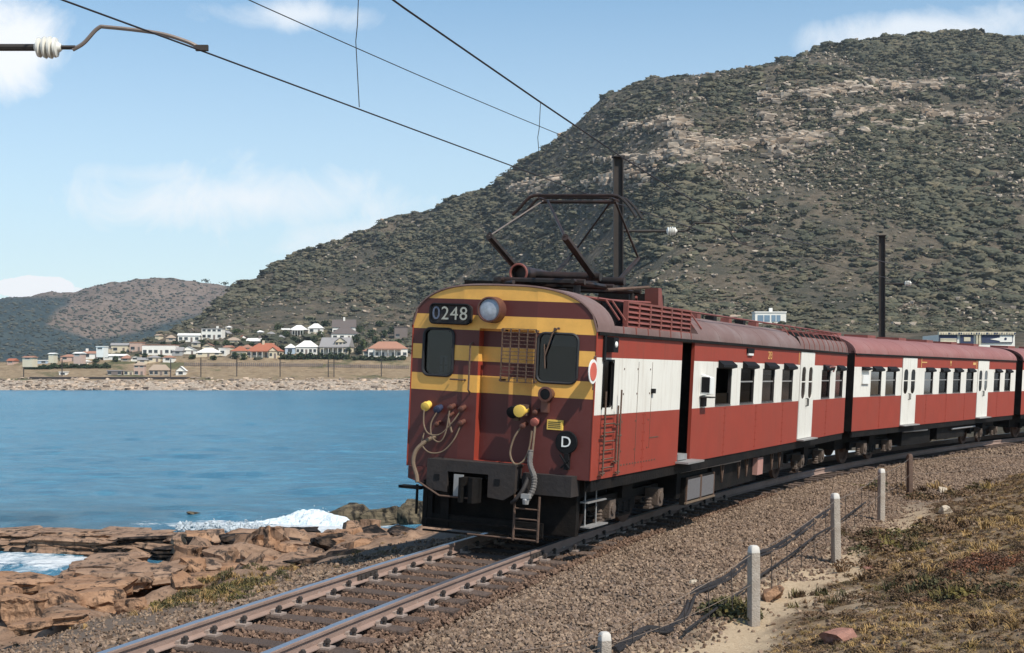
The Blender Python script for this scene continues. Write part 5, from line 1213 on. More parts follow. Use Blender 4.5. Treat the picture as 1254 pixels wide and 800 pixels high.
    def T(n, pts, r, m=PANTO, k=7): MB().tube(pts, r, k).build(n, m, pg, True)
    for y in (.58, -.58): T('base_rail', [(1.2, y, 3.72), (4.1, y, 3.72)], .04)
    for x in (1.35, 2.6, 3.9): T('base_cross_member', [(x, -.72, 3.72), (x, .72, 3.72)], .045)
    for x in (1.4, 3.9):
        for y in (.58, -.58): MB().lathe([(0, .06), (.04, .11), (.08, .07), (.13, .115), (.17, .07), (.23, .11), (.28, .06), (.6, .05)], (x, y, 3.10), (0, 0, 1), 12).build('insulator', PANTO, pg, True)
    T('shaft', [(2.05, -.70, 3.84), (2.05, .70, 3.84)], .065, PANTO, 10); T('shaft', [(3.15, -.70, 3.84), (3.15, .70, 3.84)], .065, PANTO, 10)
    for y in (.57, -.59):
        T('lower_arm', [(2.05, y, 3.84), (.78, y*1.02, 4.32)], .055); T('lower_arm', [(3.15, y, 3.84), (4.05, y*1.02, 4.27)], .035)
    HL, HRr = (2.55, .52, 5.03), (2.65, -.66, 5.03)
    for y in (.57, -.59):
        T('upper_arm', [(.78, y*1.02, 4.32), (HL[0], .50 if y > 0 else .42, 5.03)], .012 if y > 0 else .022, TUBEM if y > 0 else PANTO); T('upper_arm', [(4.05, y*1.02, 4.27), (HRr[0], -.66 if y < 0 else -.58, 5.03)], .019)
    
    for x in (2.46, 2.76):
        T('collector_bow', bez([(x, .97, 4.80), (x, .86, 4.90), (x, .74, 5.03), (x, .62, 5.10), (x, .3, 5.105), (x, -.4, 5.105), (x, -.72, 5.10), (x, -.86, 5.03), (x, -.97, 4.92), (x, -1.07, 4.78)], 4), .026 if x < 2.6 else .022)
    T('head_bar', [(2.6, .55, 5.02), (2.6, -.70, 5.02)], .028)
    for y in (.52, -.66): T('head_link', [(2.42, y, 5.06), (2.8, y, 5.06)], .02)
    MB().lathe([(-.02, .05), (-.02, .10), (-.16, .115), (-.16, .13), (-.15, .15), (-.05, .15), (-.04, .12), (1.6, .10), (1.63, .04)], (1.75, .44, 3.84), (1, 0, 0), 20).build('air_cylinder', PANTO, pg, True); MB().tube([(1.585, .44+.135*math.cos(a), 3.84+.135*math.sin(a)) for a in np.linspace(0, 6.2832, 22)], .018, 6, cap=False).build('cylinder_rim', OXIDE, pg, True)
    T('spring', [(2.2, -.25, 3.80), (3.1, -.25, 3.80)], .045); T('spring', [(2.2, .1, 3.80), (3.1, .1, 3.80)], .045)
    T('bus_bar', [(3.6, -.75, 3.62), (4.5, -.45, 3.50), (5.2, -.2, 3.85)], .022, OXIDE); T('bus_bar', [(1.0, -.3, 3.55), (2.2, -.78, 3.5), (4.0, -.85, 3.55)], .022, OXIDE); T('link_rod', [(2.3, -.72, 3.66), (3.6, -.95, 3.78)], .026, RUSTY); T('link_rod', [(1.1, .3, 3.68), (1.6, .95, 3.62)], .03)
    MB().box((.9, .55, 3.50), (1.35, 1.0, 3.68)).build('roof_casting', DARK, root)
    MB().box((1.0, -.3, 3.50), (4.4, .3, 3.54)).build('walkway_board', DARK, root)
    # ---- under the floor
    bogie(root, 2.75); bogie(root, 15.75)
    underframe_boxes(root, [(6.9, 10.2, .30, .90, DARK), (10.6, 12.6, .42, .9, DARK), (4.75, 6.6, .34, .92, DARK)])
    gb = empty('grille_box'); gb.parent = root; MB().box((5.0, -1.30, .22), (6.75, -1.20, .68)).build('case', DARK, gb)
    for a, b in ((5.06, 5.84), (5.92, 6.70)):
        MB().box((a, -1.318, .30), (b, -1.301, .64)).build('mesh_panel', mat('grey_mesh', (.14, .13, .13), .7, var=.3, scale=40), gb)
        MB().box((a-.03, -1.325, .26), (a, -1.30, .68)).box((b, -1.325, .26), (b+.03, -1.30, .68)).build('stile', RUSTY, gb)
    MB().box((4.98, -1.335, .24), (6.78, -1.30, .27)).build('sill', HOSE, gb)
    MB().tube([(4.5, -1.34, .82), (8.4, -1.34, .80)], .028, 6).build('air_pipe', GREYM, root)
    MB().box((9.9, -1.32, .42), (10.35, -1.22, .76)).build('valve_case', mat('faded_pink_box', (.42, .22, .18), .7, var=.15), root)
    hb = MB()
    for x in (7.4, 8.6, 9.2, 11.3, 12.0): hb.tube([(x-.12, -1.27, .84), (x, -1.27, .45), (x+.12, -1.27, .84)], .018, 5)
    hb.build('hanger', RUSTY, root)
    return root
motor_coach()

def trailer_coach(s, label, full=True):
    root = empty('trailer_coach'); root.matrix_world = car_frame(s)
    tag(root, label, 'train carriage', 'coaches of the red and white train')
    wins = [(1.42, 2.36), (2.76, 3.72), (6.62, 7.58), (8.28, 9.24), (9.94, 10.9), (11.6, 12.56), (15.5, 16.44), (17.15, 18.1)]; doors = [(4.28, 5.78), (13.1, 14.68)]
    L = 18.9
    coach_body(root, wins, doors, [], L=L)
    for i, (a, b) in enumerate(wins): side_window(root, a, b, blind=.12 if i in (1, 4) else 0)
    for a, b in doors:
        m = (a+b)/2; door_leaf(root, a+.03, m-.005, 1); door_leaf(root, m+.005, b-.03, -1); MB().box((a-.03, -BW-.16, .985), (b+.03, -BW+.02, 1.012)).build('door_step', GREYM, root)
    roof_piece(root, 0, L, ROOF2, top=3.44)
    for k in range(6):
        x = 1.2+k*3.1; MB().box((x, -.35, 3.40), (x+.75, .35, 3.53)).build('ventilator', OXIDE, root)
    MB().box((.62, -BW-.05, 2.20), (1.18, -BW-.001, 2.44)).build('white_board', WHITEP, root); MB().prism([(0, 0), (-.13, -.045), (-.13, -.06), (0, -.10)], lambda a, b, d: (d, -BW+a-.003, 2.65+b), .6, 1.2).build('hood', BLACKP, root)
    me = text_mesh('M', .24); me.materials.append(GOLD); t = obj('lettering', me, root); t.matrix_local = Matrix.Translation((9.55, -BW-.006, 2.80)) @ Matrix.Rotation(math.pi/2, 4, 'X')
    MB().box((6.2, -BW-.008, 2.66), (6.24, -BW-.001, 2.94)).box((6.24, -BW-.008, 2.80), (6.8, -BW-.001, 2.83)).box((12.88, -BW-.008, 2.66), (12.92, -BW-.001, 2.94)).box((12.4, -BW-.008, 2.78), (12.75, -BW-.001, 2.86)).build('lettering_line', GOLD, root)
    bogie(root, 2.95); bogie(root, 15.95)
    underframe_boxes(root, [(5.2, 8.2, .36, .9, DARK), (9.0, 12.4, .40, .9, DARK)])
    MB().tube([(4.9, -1.34, .80), (7.4, -1.34, .78)], .03, 6).tube([(10.5, -1.3, .7), (13.5, -1.3, .7)], .03, 6).build('air_pipe', GREYM, root)
    # gangway bellows to the coach in front
    MB().box((-.72, -.75, 1.05), (.0, .75, 3.15)).build('gangway_bellows', BLACKP, root)
    MB().box((-.55, -.2, .6), (.1, .2, .85)).build('coupler', DARK, root)
    return root
trailer_coach(19.5, 'red and white trailer coach with rose red roof coupled behind the motor coach')
trailer_coach(39.4, 'red and white trailer coach coupled behind the rose roofed trailer, mostly out of sight')

# ------------------------------------------------------------------ overhead line
MASTM = mat('dark_mast_steel', (.035, .028, .024), .7, var=.3, scale=5, dirt=(.07, .05, .04), damt=.5)
PORC = mat('white_porcelain', (.72, .69, .62), .25, var=.08, spec=.6)
TUBEM = mat('weathered_tube', (.24, .19, .16), .5, .4, var=.2, scale=12)
WIREM = mat('overhead_wire', (.05, .042, .040), .5, .4, var=.3)
WA, WB = Vector((-2.76, 12.7, 5.2)), Vector((5.13, 31.5, 5.216))
def mast(x, y, ztop, arm_z, wire, label, name='catenary_mast', zb=None):
    root = empty(name, (x, y, -.3 if zb is None else zb)); o0 = root.location.copy(); z0 = 0; zt = ztop-o0.z
    tag(root, label, 'mast', 'overhead line masts beside the railway')
    d = Vector((wire.x-x, wire.y-y, 0)); dist = d.length; d.normalize(); rz = math.atan2(d.y, d.x)
    mb = MB(); R_ = Matrix.Rotation(rz, 4, 'Z')
    mb.box((-.11, -.10, -1.8), (-.09, .10, zt), 0, R_); mb.box((.09, -.10, -1.8), (.11, .10, zt), 0, R_); mb.box((-.09, -.012, -1.8), (.09, .012, zt), 0, R_); mb.build('pole', MASTM, root)
    MB().box((-.14, -.13, zt), (.14, .13, zt+.03), 0, R_).build('cap', MASTM, root)
    az = arm_z-o0.z; wz = wire.z-o0.z
    P_ = lambda u, z: d*u+Vector((0, 0, z))
    iu = dist*(.47 if x < 0 else .38)
    MB().tube([P_(.1, az), P_(iu, az)], .032, 8).build('bracket_arm', MASTM, root)
    MB().lathe([(0, .03), (.02, .05), (.03, .085), (.05, .09), (.065, .05), (.08, .09), (.10, .10), (.115, .055), (.13, .095), (.15, .10), (.165, .055), (.18, .09), (.20, .085), (.21, .05), (.24, .03)], P_(iu, az), d, 18).build('insulator', PORC, root, True)
    i2 = iu+.24; k = dist-i2
    MB().tube([P_(i2, az), P_(i2+.10*k, az-.0)], .02, 6).build('clamp', MASTM, root)
    MB().tube(bez([P_(i2+.08*k, az-.02), P_(i2+.16*k, az+.04), P_(i2+.26*k, az+.17), P_(i2+.34*k, az+.18), P_(i2+.68*k, az+.13), P_(i2+.88*k, wz+.09), P_(dist-.02, wz+.03)], 6), .018, 7).build('registration_arm', TUBEM if x < 0 else MASTM, root, True)
    MB().box((-.05, -.02, -.02), (.06, .02, .03), 0, Matrix.Translation(P_(dist, wz+.02)) @ R_).build('wire_clip', MASTM, root)
    return root
mast(-5.56, 12.7, 7.14, 5.23, WA, 'dark steel mast whose arm and white insulator reach out over the gravel')
mast(2.34, 31.5, 7.14, 5.52, WB, 'dark steel mast standing behind the raised pantograph')
WC = trk(34.5, .4, 5.2); WC = Vector((14.6, 48.6, 5.25))
mast((1080-CX)/F*49, 49, 7.14, 5.5, WC, 'dark steel mast rising behind the rose roofed trailer coach')
def wire(name, pts, r, label, sag=0):
    Q = []
    for a, b in zip(pts[:-1], pts[1:]):
        a, b = Vector(a), Vector(b)
        for u in np.linspace(0, 1, 10, endpoint=False): Q.append(a.lerp(b, u)-Vector((0, 0, sag*4*u*(1-u))))
    Q.append(Vector(pts[-1])); o = Vector(pts[0]); ob = MB().tube([q-o for q in Q], r, 5).build(name, WIREM); ob.location = o; tag(ob, label, 'wire'); return ob
wd = Vector((23.0, 63.0, 5.25))
wire('contact_wire', [(-11.6, -8, 5.35), WA, WA.lerp(WB, .505)-Vector((.02, 0, .075)), WB, WC, wd], .0085, 'overhead contact wire running from the left insulator arm down to the pantograph')
ms = [(-8.8, -2, 8.0), (-2.86, 12.6, 6.95)]
for p, q in ((495, 10), (657, 122), (762, 193), (828, 234), (914, 281)):
    u = (p-CX)/F; Yq = 8.09/(.4197-u); ms.append((u*Yq, Yq, CAMZ+(HOR-q)/F*Yq))
ms += [(WC.x, WC.y, 5.75), (wd.x, wd.y, 5.8)]
mo = wire('messenger_wire', ms, .013, 'thick messenger wire running above the contact wire past the mast top')
for pa, k in (((440, 138), 0), ((662, 219), 1), ((800, 262), 2)):
    u = (pa[0]-CX)/F; Yq = 8.09/(.4197-u); zc = float(np.interp(Yq, [12.7, 31.5], [5.2, 5.216])); zm = float(np.interp(Yq, [m[1] for m in ms], [m[2] for m in ms])); x = u*Yq
    p = [Vector((x, Yq, zm)), Vector((x-.02, Yq, zc+(zm-zc)*.62)), Vector((x-.04, Yq+.02, zc+(zm-zc)*.5)), Vector((x, Yq, zc))]
    MB().tube([q-mo.location for q in p], .005, 4).build('dropper', WIREM, mo)
wire('feeder_wire', [(-13.5, -5, 7.1), (-5.56, 12.7, 7.14), (2.34, 31.5, 7.14), ((1080-CX)/F*49, 49, 7.14), (21, 63, 7.1)], .0075, 'thin feeder wire strung from mast top to mast top', .10)

# ------------------------------------------------------------------ the town across the bay
HM = {}
def hm(key):
    C_ = dict(white=(.82, .78, .70), cream=(.66, .56, .40), pink=(.55, .38, .30), blue=(.42, .50, .58), tan=(.45, .36, .27), stone=(.20, .16, .14), grey=(.38, .37, .36),
              rwhite=(.80, .76, .70), rred=(.40, .135, .075), rterra=(.38, .19, .125), rdark=(.13, .105, .095), rgrey=(.30, .28, .27), rtan=(.40, .30, .22), rblue=(.36, .42, .46))
    return mat('house_'+key, C_[key], .85, var=.10, scale=.6, dirt=tuple(q*.75 for q in C_[key]), dscale=.3, damt=.4)
GLASSD = mat('dark_house_glass', (.035, .04, .045), .2, var=.2, spec=.6)
def house(px, py, w, h, wall, roof, style, rp, label, yaw=0.0, name='house', cat='house', depth=None, wins=None, chim=None, veranda=False, Y=None, storeys=1):
    """px,py: middle of the base in the photograph; w,h in pixels; rp: roof rise in pixels"""
    if Y is None: P_ = hill_at(px, py)
    else: P_ = ray(px, py, Y)
    sc = P_.y/F; W_, H_, R_ = w*sc, h*sc, rp*sc; D_ = depth*sc if depth else max(5.0, min(W_*.7, 9))
    root = empty(name, (P_.x, P_.y+.3, P_.z), yaw); tag(root, label, cat, None)
    hw = W_/2
    MB().box((-hw, 0, -2.5), (hw, D_, H_)).build('wall', hm(wall), root)
    e = .35
    if style == 'flat': rm = MB().box((-hw-e*.5, -e*.5, H_), (hw+e*.5, D_+e*.5, H_+max(.25, R_)))
    elif style == 'hip':
        k = min(hw*.9, D_*.5); rm = MB().add([(-hw-e, -e, H_), (hw+e, -e, H_), (hw+e, D_+e, H_), (-hw-e, D_+e, H_), (-hw+k, D_/2, H_+R_), (hw-k, D_/2, H_+R_)], [(0, 1, 5, 4), (1, 2, 5), (2, 3, 4, 5), (3, 0, 4), (0, 3, 2, 1)])
    elif style == 'gable': rm = MB().add([(-hw-e, -e, H_), (hw+e, -e, H_), (hw+e, D_+e, H_), (-hw-e, D_+e, H_), (-hw-e, D_/2, H_+R_), (hw+e, D_/2, H_+R_)], [(0, 1, 5, 4), (1, 2, 5), (2, 3, 4, 5), (3, 0, 4), (0, 3, 2, 1)])
    else:                                    # gable end towards the bay
        rm = MB().add([(-hw-e, -e, H_), (hw+e, -e, H_), (hw+e, D_+e, H_), (-hw-e, D_+e, H_), (0, -e, H_+R_), (0, D_+e, H_+R_)], [(0, 3, 5, 4), (1, 4, 5, 2), (3, 2, 5), (0, 1, 2, 3)])
        MB().add([(-hw, -.01, H_), (hw, -.01, H_), (0, -.01, H_+R_*hw/(hw+e))], [(0, 1, 2)]).build('gable', hm(wall), root)
    rm.build('roof', hm(roof), root)
    n = wins if wins is not None else max(1, int(W_/2.6))
    for st_ in range(storeys):
        z0 = .9+st_*2.8
        for i in range(n):
            if i == n//2 and st_ == 0 and n > 1:
                MB().box((-hw+(i+.5)*W_/n-.45, -.06, 0), (-hw+(i+.5)*W_/n+.45, .02, min(2.1, H_*.8))).build('door', hm('stone'), root); continue
            ww = min(.85, W_/n*.32); xc = -hw+(i+.5)*W_/n; z1 = min(z0+1.3, H_-.2)
            if z1 < z0+.3: z0 = max(.3, H_*.35); z1 = H_*.8
            wd_ = MB().box((xc-ww, -.05, z0), (xc+ww, .02, z1)).build('window', GLASSD, root)
            MB().box((xc-ww-.08, -.09, z0-.12), (xc+ww+.08, -.051, z0)).build('sill', hm('white'), wd_)
    if veranda:
        MB().box((-hw*.7, -1.8, H_*.88), (hw*.7, -.02, H_*.95)).build('veranda_roof', hm(roof), root)
        for q in np.linspace(-hw*.66, hw*.66, 5): MB().box((q-.09, -1.75, -.8), (q+.09, -1.57, H_*.88)).build('veranda_post', hm('white'), root)
    if chim is not None: MB().box((chim*hw-.45, D_*.4, H_*.5), (chim*hw+.45, D_*.4+.9, H_+R_+1.1)).build('chimney', hm(wall), root)
    return root
TOWN = [
 (12, 447, 8, 5, 'pink', 'rred', 'gable', 3, 'little pink house at the far end of the bay town'),
 (44, 446, 28, 4, 'blue', 'rwhite', 'flat', 1, 'long low pale blue building at the far end of town'),
 (84, 443, 20, 6, 'pink', 'rterra', 'hip', 3, 'pinkish hip-roofed house between the blue building and the orange house'),
 (62, 436, 6, 2.5, 'cream', 'rwhite', 'gable', 1.5, 'tiny cream cottage alone above the pale blue building'),
 (112, 440, 22, 7, 'white', 'rterra', 'gable', 3, 'white house with orange roof ridge and one chimney above the platform', dict(chim=-.7)),
 (128, 435, 11, 8, 'cream', 'rgrey', 'flat', 1, 'narrow cream two-storey block beside the orange-roofed house', dict(storeys=2, wins=2)),
 (146, 432, 20, 9, 'cream', 'rgrey', 'gable', 3, 'cream stepped house with grey gable left of the pink block'),
 (139, 441, 26, 5, 'white', 'rwhite', 'gable', 2.5, 'low white shed-like house in front of the cream block'),
 (153, 443, 11, 4, 'tan', 'rterra', 'hip', 4, 'tan cottage with rusty orange hip roof'),
 (165, 443, 13, 5, 'white', 'rwhite', 'front', 2, 'small white gabled house below the pink block'),
 (166, 431, 15, 11, 'pink', 'rterra', 'flat', 1, 'square pink flat-roofed block beside the long white building', dict(wins=2)),
 (194, 435, 40, 12, 'white', 'rterra', 'flat', .8, 'long white flat-roofed building, the largest in the town', dict(wins=6, storeys=1)),
 (188, 444, 16, 6, 'cream', 'rgrey', 'hip', 3, 'cream house with dark windows under the long white building'),
 (209, 419, 12, 5, 'tan', 'rtan', 'hip', 4, 'tan hip-roofed house on the rise above the long white building'),
 (231, 419, 26, 8, 'white', 'rwhite', 'gable', 3, 'white house with dark openings on the rise left of the tower house', dict(wins=4)),
 (192, 417, 5, 6, 'cream', 'rtan', 'gable', 2, 'narrow ruined cream wall standing alone on the rise', dict(wins=0)),
 (259, 416, 25, 13, 'white', 'rgrey', 'flat', .8, 'two-storey white villa with a chimney tower on the slope', dict(chim=.42, storeys=2, wins=4)),
 (230, 434, 20, 5, 'white', 'rwhite', 'front', 5, 'white gabled house between the long white building and the wide white roof'),
 (255, 437, 30, 5, 'cream', 'rwhite', 'hip', 6, 'house with a wide white hip roof above the fence'),
 (272, 436, 9, 9, 'white', 'rwhite', 'flat', .7, 'small square white house beside the red-roofed villa', dict(wins=1)),
 (284, 421, 18, 4, 'cream', 'rtan', 'hip', 4, 'cream hip-roofed cottage behind the red-roofed villa'),
 (310, 422, 16, 4, 'stone', 'rwhite', 'gable', 4, 'dark-walled cottage with white roof above the red-roofed villa', dict(chim=.8)),
 (292, 439, 18, 9, 'cream', 'rred', 'hip', 6, 'left wing with red roof and a row of windows', dict(wins=5)),
 (322, 438, 42, 8, 'cream', 'rred', 'hip', 10, 'wide villa with red hip roof, chimney and porch', dict(chim=-.1, veranda=True, wins=6)),
 (334, 439, 10, 9, 'cream', 'rred', 'front', 5, 'cream gabled porch house in front of the red hip roof', dict(wins=2)),
 (355, 434, 12, 8, 'blue', 'rwhite', 'hip', 5, 'small pale blue house with white roof beside the wide white villa'),
 (375, 434, 26, 9, 'white', 'rwhite', 'hip', 8, 'white hip-roofed villa with dark windows above the long hedge', dict(wins=5)),
 (409, 434, 36, 9, 'cream', 'rgrey', 'gable', 12, 'tall grey-roofed villa above the hedge end', dict(veranda=True, wins=5, storeys=1)),
 (417, 434, 14, 15, 'cream', 'rgrey', 'front', 6, 'cream gabled front of the tall grey-roofed villa', dict(storeys=2, wins=3)),
 (423, 417, 34, 8, 'white', 'rdark', 'hip', 9, 'white house under a broad dark hip roof on the slope', dict(wins=4)),
 (421, 410, 28, 9, 'white', 'rdark', 'gable', 10, 'upper house with steep dark gable behind the broad dark hip roof', dict(chim=.0)),
 (365, 412, 20, 8, 'stone', 'rwhite', 'hip', 6, 'shadowy veranda house with white hip roof on the upper slope', dict(veranda=True)),
 (386, 409, 18, 7, 'white', 'rwhite', 'hip', 6, 'white hip-roofed house right of the shadowy veranda house'),
 (475, 438, 48, 11, 'white', 'rterra', 'hip', 9, 'white bungalow with terracotta hip roof beside the train front', dict(veranda=True, wins=7)),
 (491, 415, 16, 14, 'stone', 'rdark', 'flat', 1, 'dark stone ruin on the slope above the terracotta bungalow', dict(wins=2, storeys=1)),
]
for a in TOWN:
    k = a[9] if len(a) > 9 else {}
    house(*a[:9], yaw=rnd.uniform(-.18, .18), **k)
EXTRA = [(100, 447, 9, 4, 'white', 'rwhite', 'gable', 2, 'tiny white hut below the orange-ridged house'), (174, 446, 12, 5, 'cream', 'rgrey', 'gable', 3, 'grey-roofed cream cottage in front of the pink block'), (205, 444, 12, 6, 'white', 'rterra', 'hip', 3, 'white cottage with terracotta roof below the long white building'),
 (217, 436, 12, 6, 'grey', 'rgrey', 'gable', 5, 'grey-roofed house at the end of the long white building'), (239, 425, 10, 5, 'cream', 'rgrey', 'hip', 3, 'cream cottage on the slope below the white villa'), (33, 441, 12, 3, 'cream', 'rterra', 'gable', 2, 'little cream house behind the pale blue building'),
 (94, 437, 9, 4, 'pink', 'rwhite', 'gable', 2, 'small pink house above the pinkish hip roof'), (122, 429, 9, 4, 'white', 'rwhite', 'flat', 1, 'little white box house above the cream two-storey block'), (300, 431, 14, 5, 'cream', 'rterra', 'hip', 4, 'cream house with terracotta roof behind the red left wing'),
 (330, 412, 10, 3, 'stone', 'rgrey', 'hip', 3, 'small grey cottage alone on the middle slope'), (349, 409, 9, 5, 'tan', 'rwhite', 'gable', 2, 'tan outhouse beside the shadowy veranda house'), (395, 433, 12, 8, 'white', 'rwhite', 'flat', 1, 'white flat-roofed annex between the white and grey-roofed villas'), (448, 436, 8, 6, 'cream', 'rterra', 'hip', 3, 'garden house beside the terracotta bungalow'), (280, 404, 8, 3, 'cream', 'rwhite', 'hip', 2, 'tiny white cottage high on the slope')]
for a in EXTRA: house(*a[:9], yaw=rnd.uniform(-.25, .25))
TOWN += EXTRA
_r = random.Random(21); _kinds = [('white', 'rwhite', 'small white house'), ('cream', 'rterra', 'small terracotta-roofed cottage'), ('white', 'rred', 'small red-roofed white cottage'), ('cream', 'rgrey', 'small grey-roofed cream house'), ('pink', 'rwhite', 'small pink house with white roof'), ('white', 'rdark', 'small dark-roofed white cottage')]
_more = []
for k_ in range(24):
    px_ = _r.uniform(95, 345); py_ = float(np.interp(px_, [90, 180, 260, 345], [446, 445, 441, 440]))-_r.uniform(0, float(np.interp(px_, [90, 200, 345], [10, 28, 30])))
    if any(abs(a[0]-px_) < a[2]*.45+3 and abs(a[1]-py_) < 6 for a in TOWN+_more): continue
    w_, r_, l_ = _kinds[_r.randrange(6)]; nb_ = min(TOWN, key=lambda a: (a[0]-px_)**2+4*(a[1]-py_)**2); rel = 'above' if nb_[1] > py_+1 else 'below' if nb_[1] < py_-1 else 'next to'
    a = (px_, py_, _r.uniform(7, 12), _r.uniform(3.5, 5), w_, r_, _r.choice(['gable', 'hip', 'front']), _r.uniform(2.5, 4), l_+' '+rel+' the '+' '.join(nb_[8].split()[:7])); _more.append(a); house(*a, yaw=_r.uniform(-.4, .4))
# station on the far shore
ST_Y = 560
def far(px, py): return ray(px, py, ST_Y)
pf = empty('station_platform', ray(132, 465.8, 549)); w2 = (228-36)/2*549/F
tag(pf, 'long dark station platform edge above the far shore', 'platform'); MB().box((-w2, 0, -2.5), (w2, 9, 1.15)).build('wall', mat('platform_wall', (.06, .05, .045), .9, var=.3, scale=.5), pf); MB().box((-w2, -.25, 1.15), (w2, 9.1, 1.3)).build('coping', hm('stone'), pf)
for a in ((76.5, 462, 9, 6, 'white', 'rwhite', 'flat', .5, 'small white hut alone on the station platform', dict(wins=1)), (140, 461.5, 18, 7, 'stone', 'rgrey', 'flat', 1.2, 'open dark platform shelter with pale flat roof', dict(wins=3)),
          (157, 461.5, 12, 7, 'cream', 'rtan', 'flat', .6, 'cream waiting room between shelter and signal cabin', dict(wins=2)), (170, 461.5, 13, 14, 'pink', 'rtan', 'hip', 4, 'tall signal cabin with tan hip roof on the platform', dict(wins=2, storeys=2)),
          (194, 461.5, 24, 8, 'tan', 'rtan', 'hip', 7, 'station house with broad tan hip roof', dict(wins=4)), (221, 461.5, 12, 7, 'white', 'rwhite', 'front', 6, 'white gabled hut at the end of the platform', dict(wins=1))):
    house(*a[:9], Y=ST_Y+1.2, depth=9, **(a[9] if len(a) > 9 else {}))
# far masts along the shore line
for i, (px, yt, yb) in enumerate(((29, 446, 459), (76, 440, 456), (209, 440, 460), (246, 438, 463), (290, 440, 463), (343, 440, 462), (402, 440, 462), (409, 440, 462), (467, 438, 457))):
    p = ray(px, yb, 557.0); h = (yb-yt)*557/F; o = empty('shore_mast', p); tag(o, 'thin dark mast on the far shore '+('left of the platform end', 'behind the white platform hut', 'beside the gabled platform hut', 'below the wide white roof', 'below the red-roofed left wing', 'below the red villa gable', 'paired with another below the hedge', 'paired with another below the hedge', 'below the terracotta bungalow')[i], 'mast', 'far masts along the shore')
    MB().box((-.16, -.16, -1.5), (.16, .16, h)).build('pole', MASTM, o); MB().box((-.1, -.08, h-1.4), (2.2, .08, h-1.25)).build('arm', MASTM, o)
# long picket fence below the houses
def far_fence(p0, p1, y0, y1, label):
    a = hill_at(p0, y0); o = empty('boundary_fence', a); tag(o, label, 'fence'); n = int((p1-p0)/2.4); st_ = MB(); rl = MB(); pts = []
    for i in range(n+1):
        q = p0+(p1-p0)*i/n; c = hill_at(q, y0+(y1-y0)*i/n)-a; pts.append(c+Vector((0, 0, 1.0))); st_.box((c.x-.16, c.y-.12, c.z-.6), (c.x+.16, c.y+.12, c.z+1.5))
    kind(st_.build('pickets', hm('stone'), o), 'stuff'); MB().tube(pts, .13, 4).build('rail', hm('stone'), o); MB().tube([q-Vector((0, 0, .55)) for q in pts], .13, 4).build('rail', hm('stone'), o)
far_fence(226, 320, 448.5, 449, 'dark picket fence on the field below the white roofed houses'); far_fence(318, 395, 449, 449.5, 'picket fence on the field below the red-roofed villa'); far_fence(400, 500, 450, 452, 'picket fence on the field below the hedge and bungalow')
# town trees and hedges
TLEAF = mat('town_tree_leaves', (.050, .064, .034), .9, var=.35, scale=.8, rcol=[(.6, .7, .6), (1, 1, 1), (1.5, 1.4, 1.1)], spec=.1); TRUNK = mat('tree_bark', (.09, .07, .05), .9, var=.3)
def far_tree(px, py, w, h, label, name='garden_tree'):
    p = hill_at(px, py); sc = p.y/F; o = empty(name, p); tag(o, label, 'tree', 'garden trees and shrubs between the far houses'); H_ = h*sc; W_ = w*sc/2
    MB().tube([(0, 0, -.8), (0, .05, H_*.45), (.1, 0, H_*.7)], [.22, .16, .08], 6).build('trunk', TRUNK, o)
    r = random.Random(int(px*7+py)); mb = MB()
    for k in range(150):
        a = r.uniform(0, 6.28); u = r.random()**.5; lob = .75+.35*math.sin(a*3+px); z = r.uniform(.12, 1.0); rr = W_*u*lob*math.sqrt(max(.05, 1-(2*z-1.0)**2*.8)); c = Vector((rr*math.cos(a), rr*math.sin(a), H_*z)); q = r.uniform(.28, .6)
        n = Vector((r.gauss(0, 1), r.gauss(0, 1)-.3, r.gauss(.6, .8))).normalized(); u_ = n.orthogonal().normalized(); v_ = n.cross(u_); mb.add([c-u_*q, c-v_*q*.8, c+u_*q, c+v_*q*.8], [(0, 1, 2, 3)])
    mb.build('crown', TLEAF, o, recalc=False)
LT = 'dark green garden tree growing among the far houses'
for (px, py, w, h) in ((142, 443, 8, 6), (168, 441, 9, 7), (183, 444, 8, 6), (214, 424, 10, 6), (247, 424, 14, 7), (288, 440, 9, 8), (298, 441, 11, 8), (277, 424, 12, 7), (298, 423, 10, 8), (322, 421, 10, 6), (345, 433, 9, 10), (350, 415, 14, 10), (392, 416, 14, 10), (372, 411, 10, 6), (437, 420, 14, 10), (445, 428, 12, 12), (426, 434, 12, 9), (455, 414, 14, 10), (470, 414, 12, 9), (440, 408, 14, 9), (225, 428, 8, 4), (264, 423, 8, 5), (200, 424, 8, 5), (480, 409, 10, 8), (398, 400, 12, 7), (123, 440, 7, 5), (100, 443, 9, 5), (150, 436, 8, 6), (177, 438, 8, 5), (196, 440, 9, 5), (235, 440, 10, 5), (262, 441, 9, 5), (308, 428, 10, 8), (333, 426, 10, 8), (360, 420, 12, 7), (384, 420, 12, 8), (400, 421, 9, 7), (411, 399, 12, 8), (440, 434, 12, 9), (460, 421, 16, 8), (488, 424, 14, 8), (430, 425, 9, 7), (212, 430, 9, 5), (118, 444, 9, 4), (340, 404, 14, 6), (318, 410, 12, 6), (290, 409, 14, 6), (465, 400, 14, 7), (380, 395, 14, 6)):
    nb_ = min(TOWN, key=lambda a: (a[0]-px)**2+4*(a[1]-py)**2)[8].split(); far_tree(px, py, w, h, ('dense' if w > 11 else 'small')+' garden tree beside the '+' '.join(nb_[:9]), 'garden_tree')
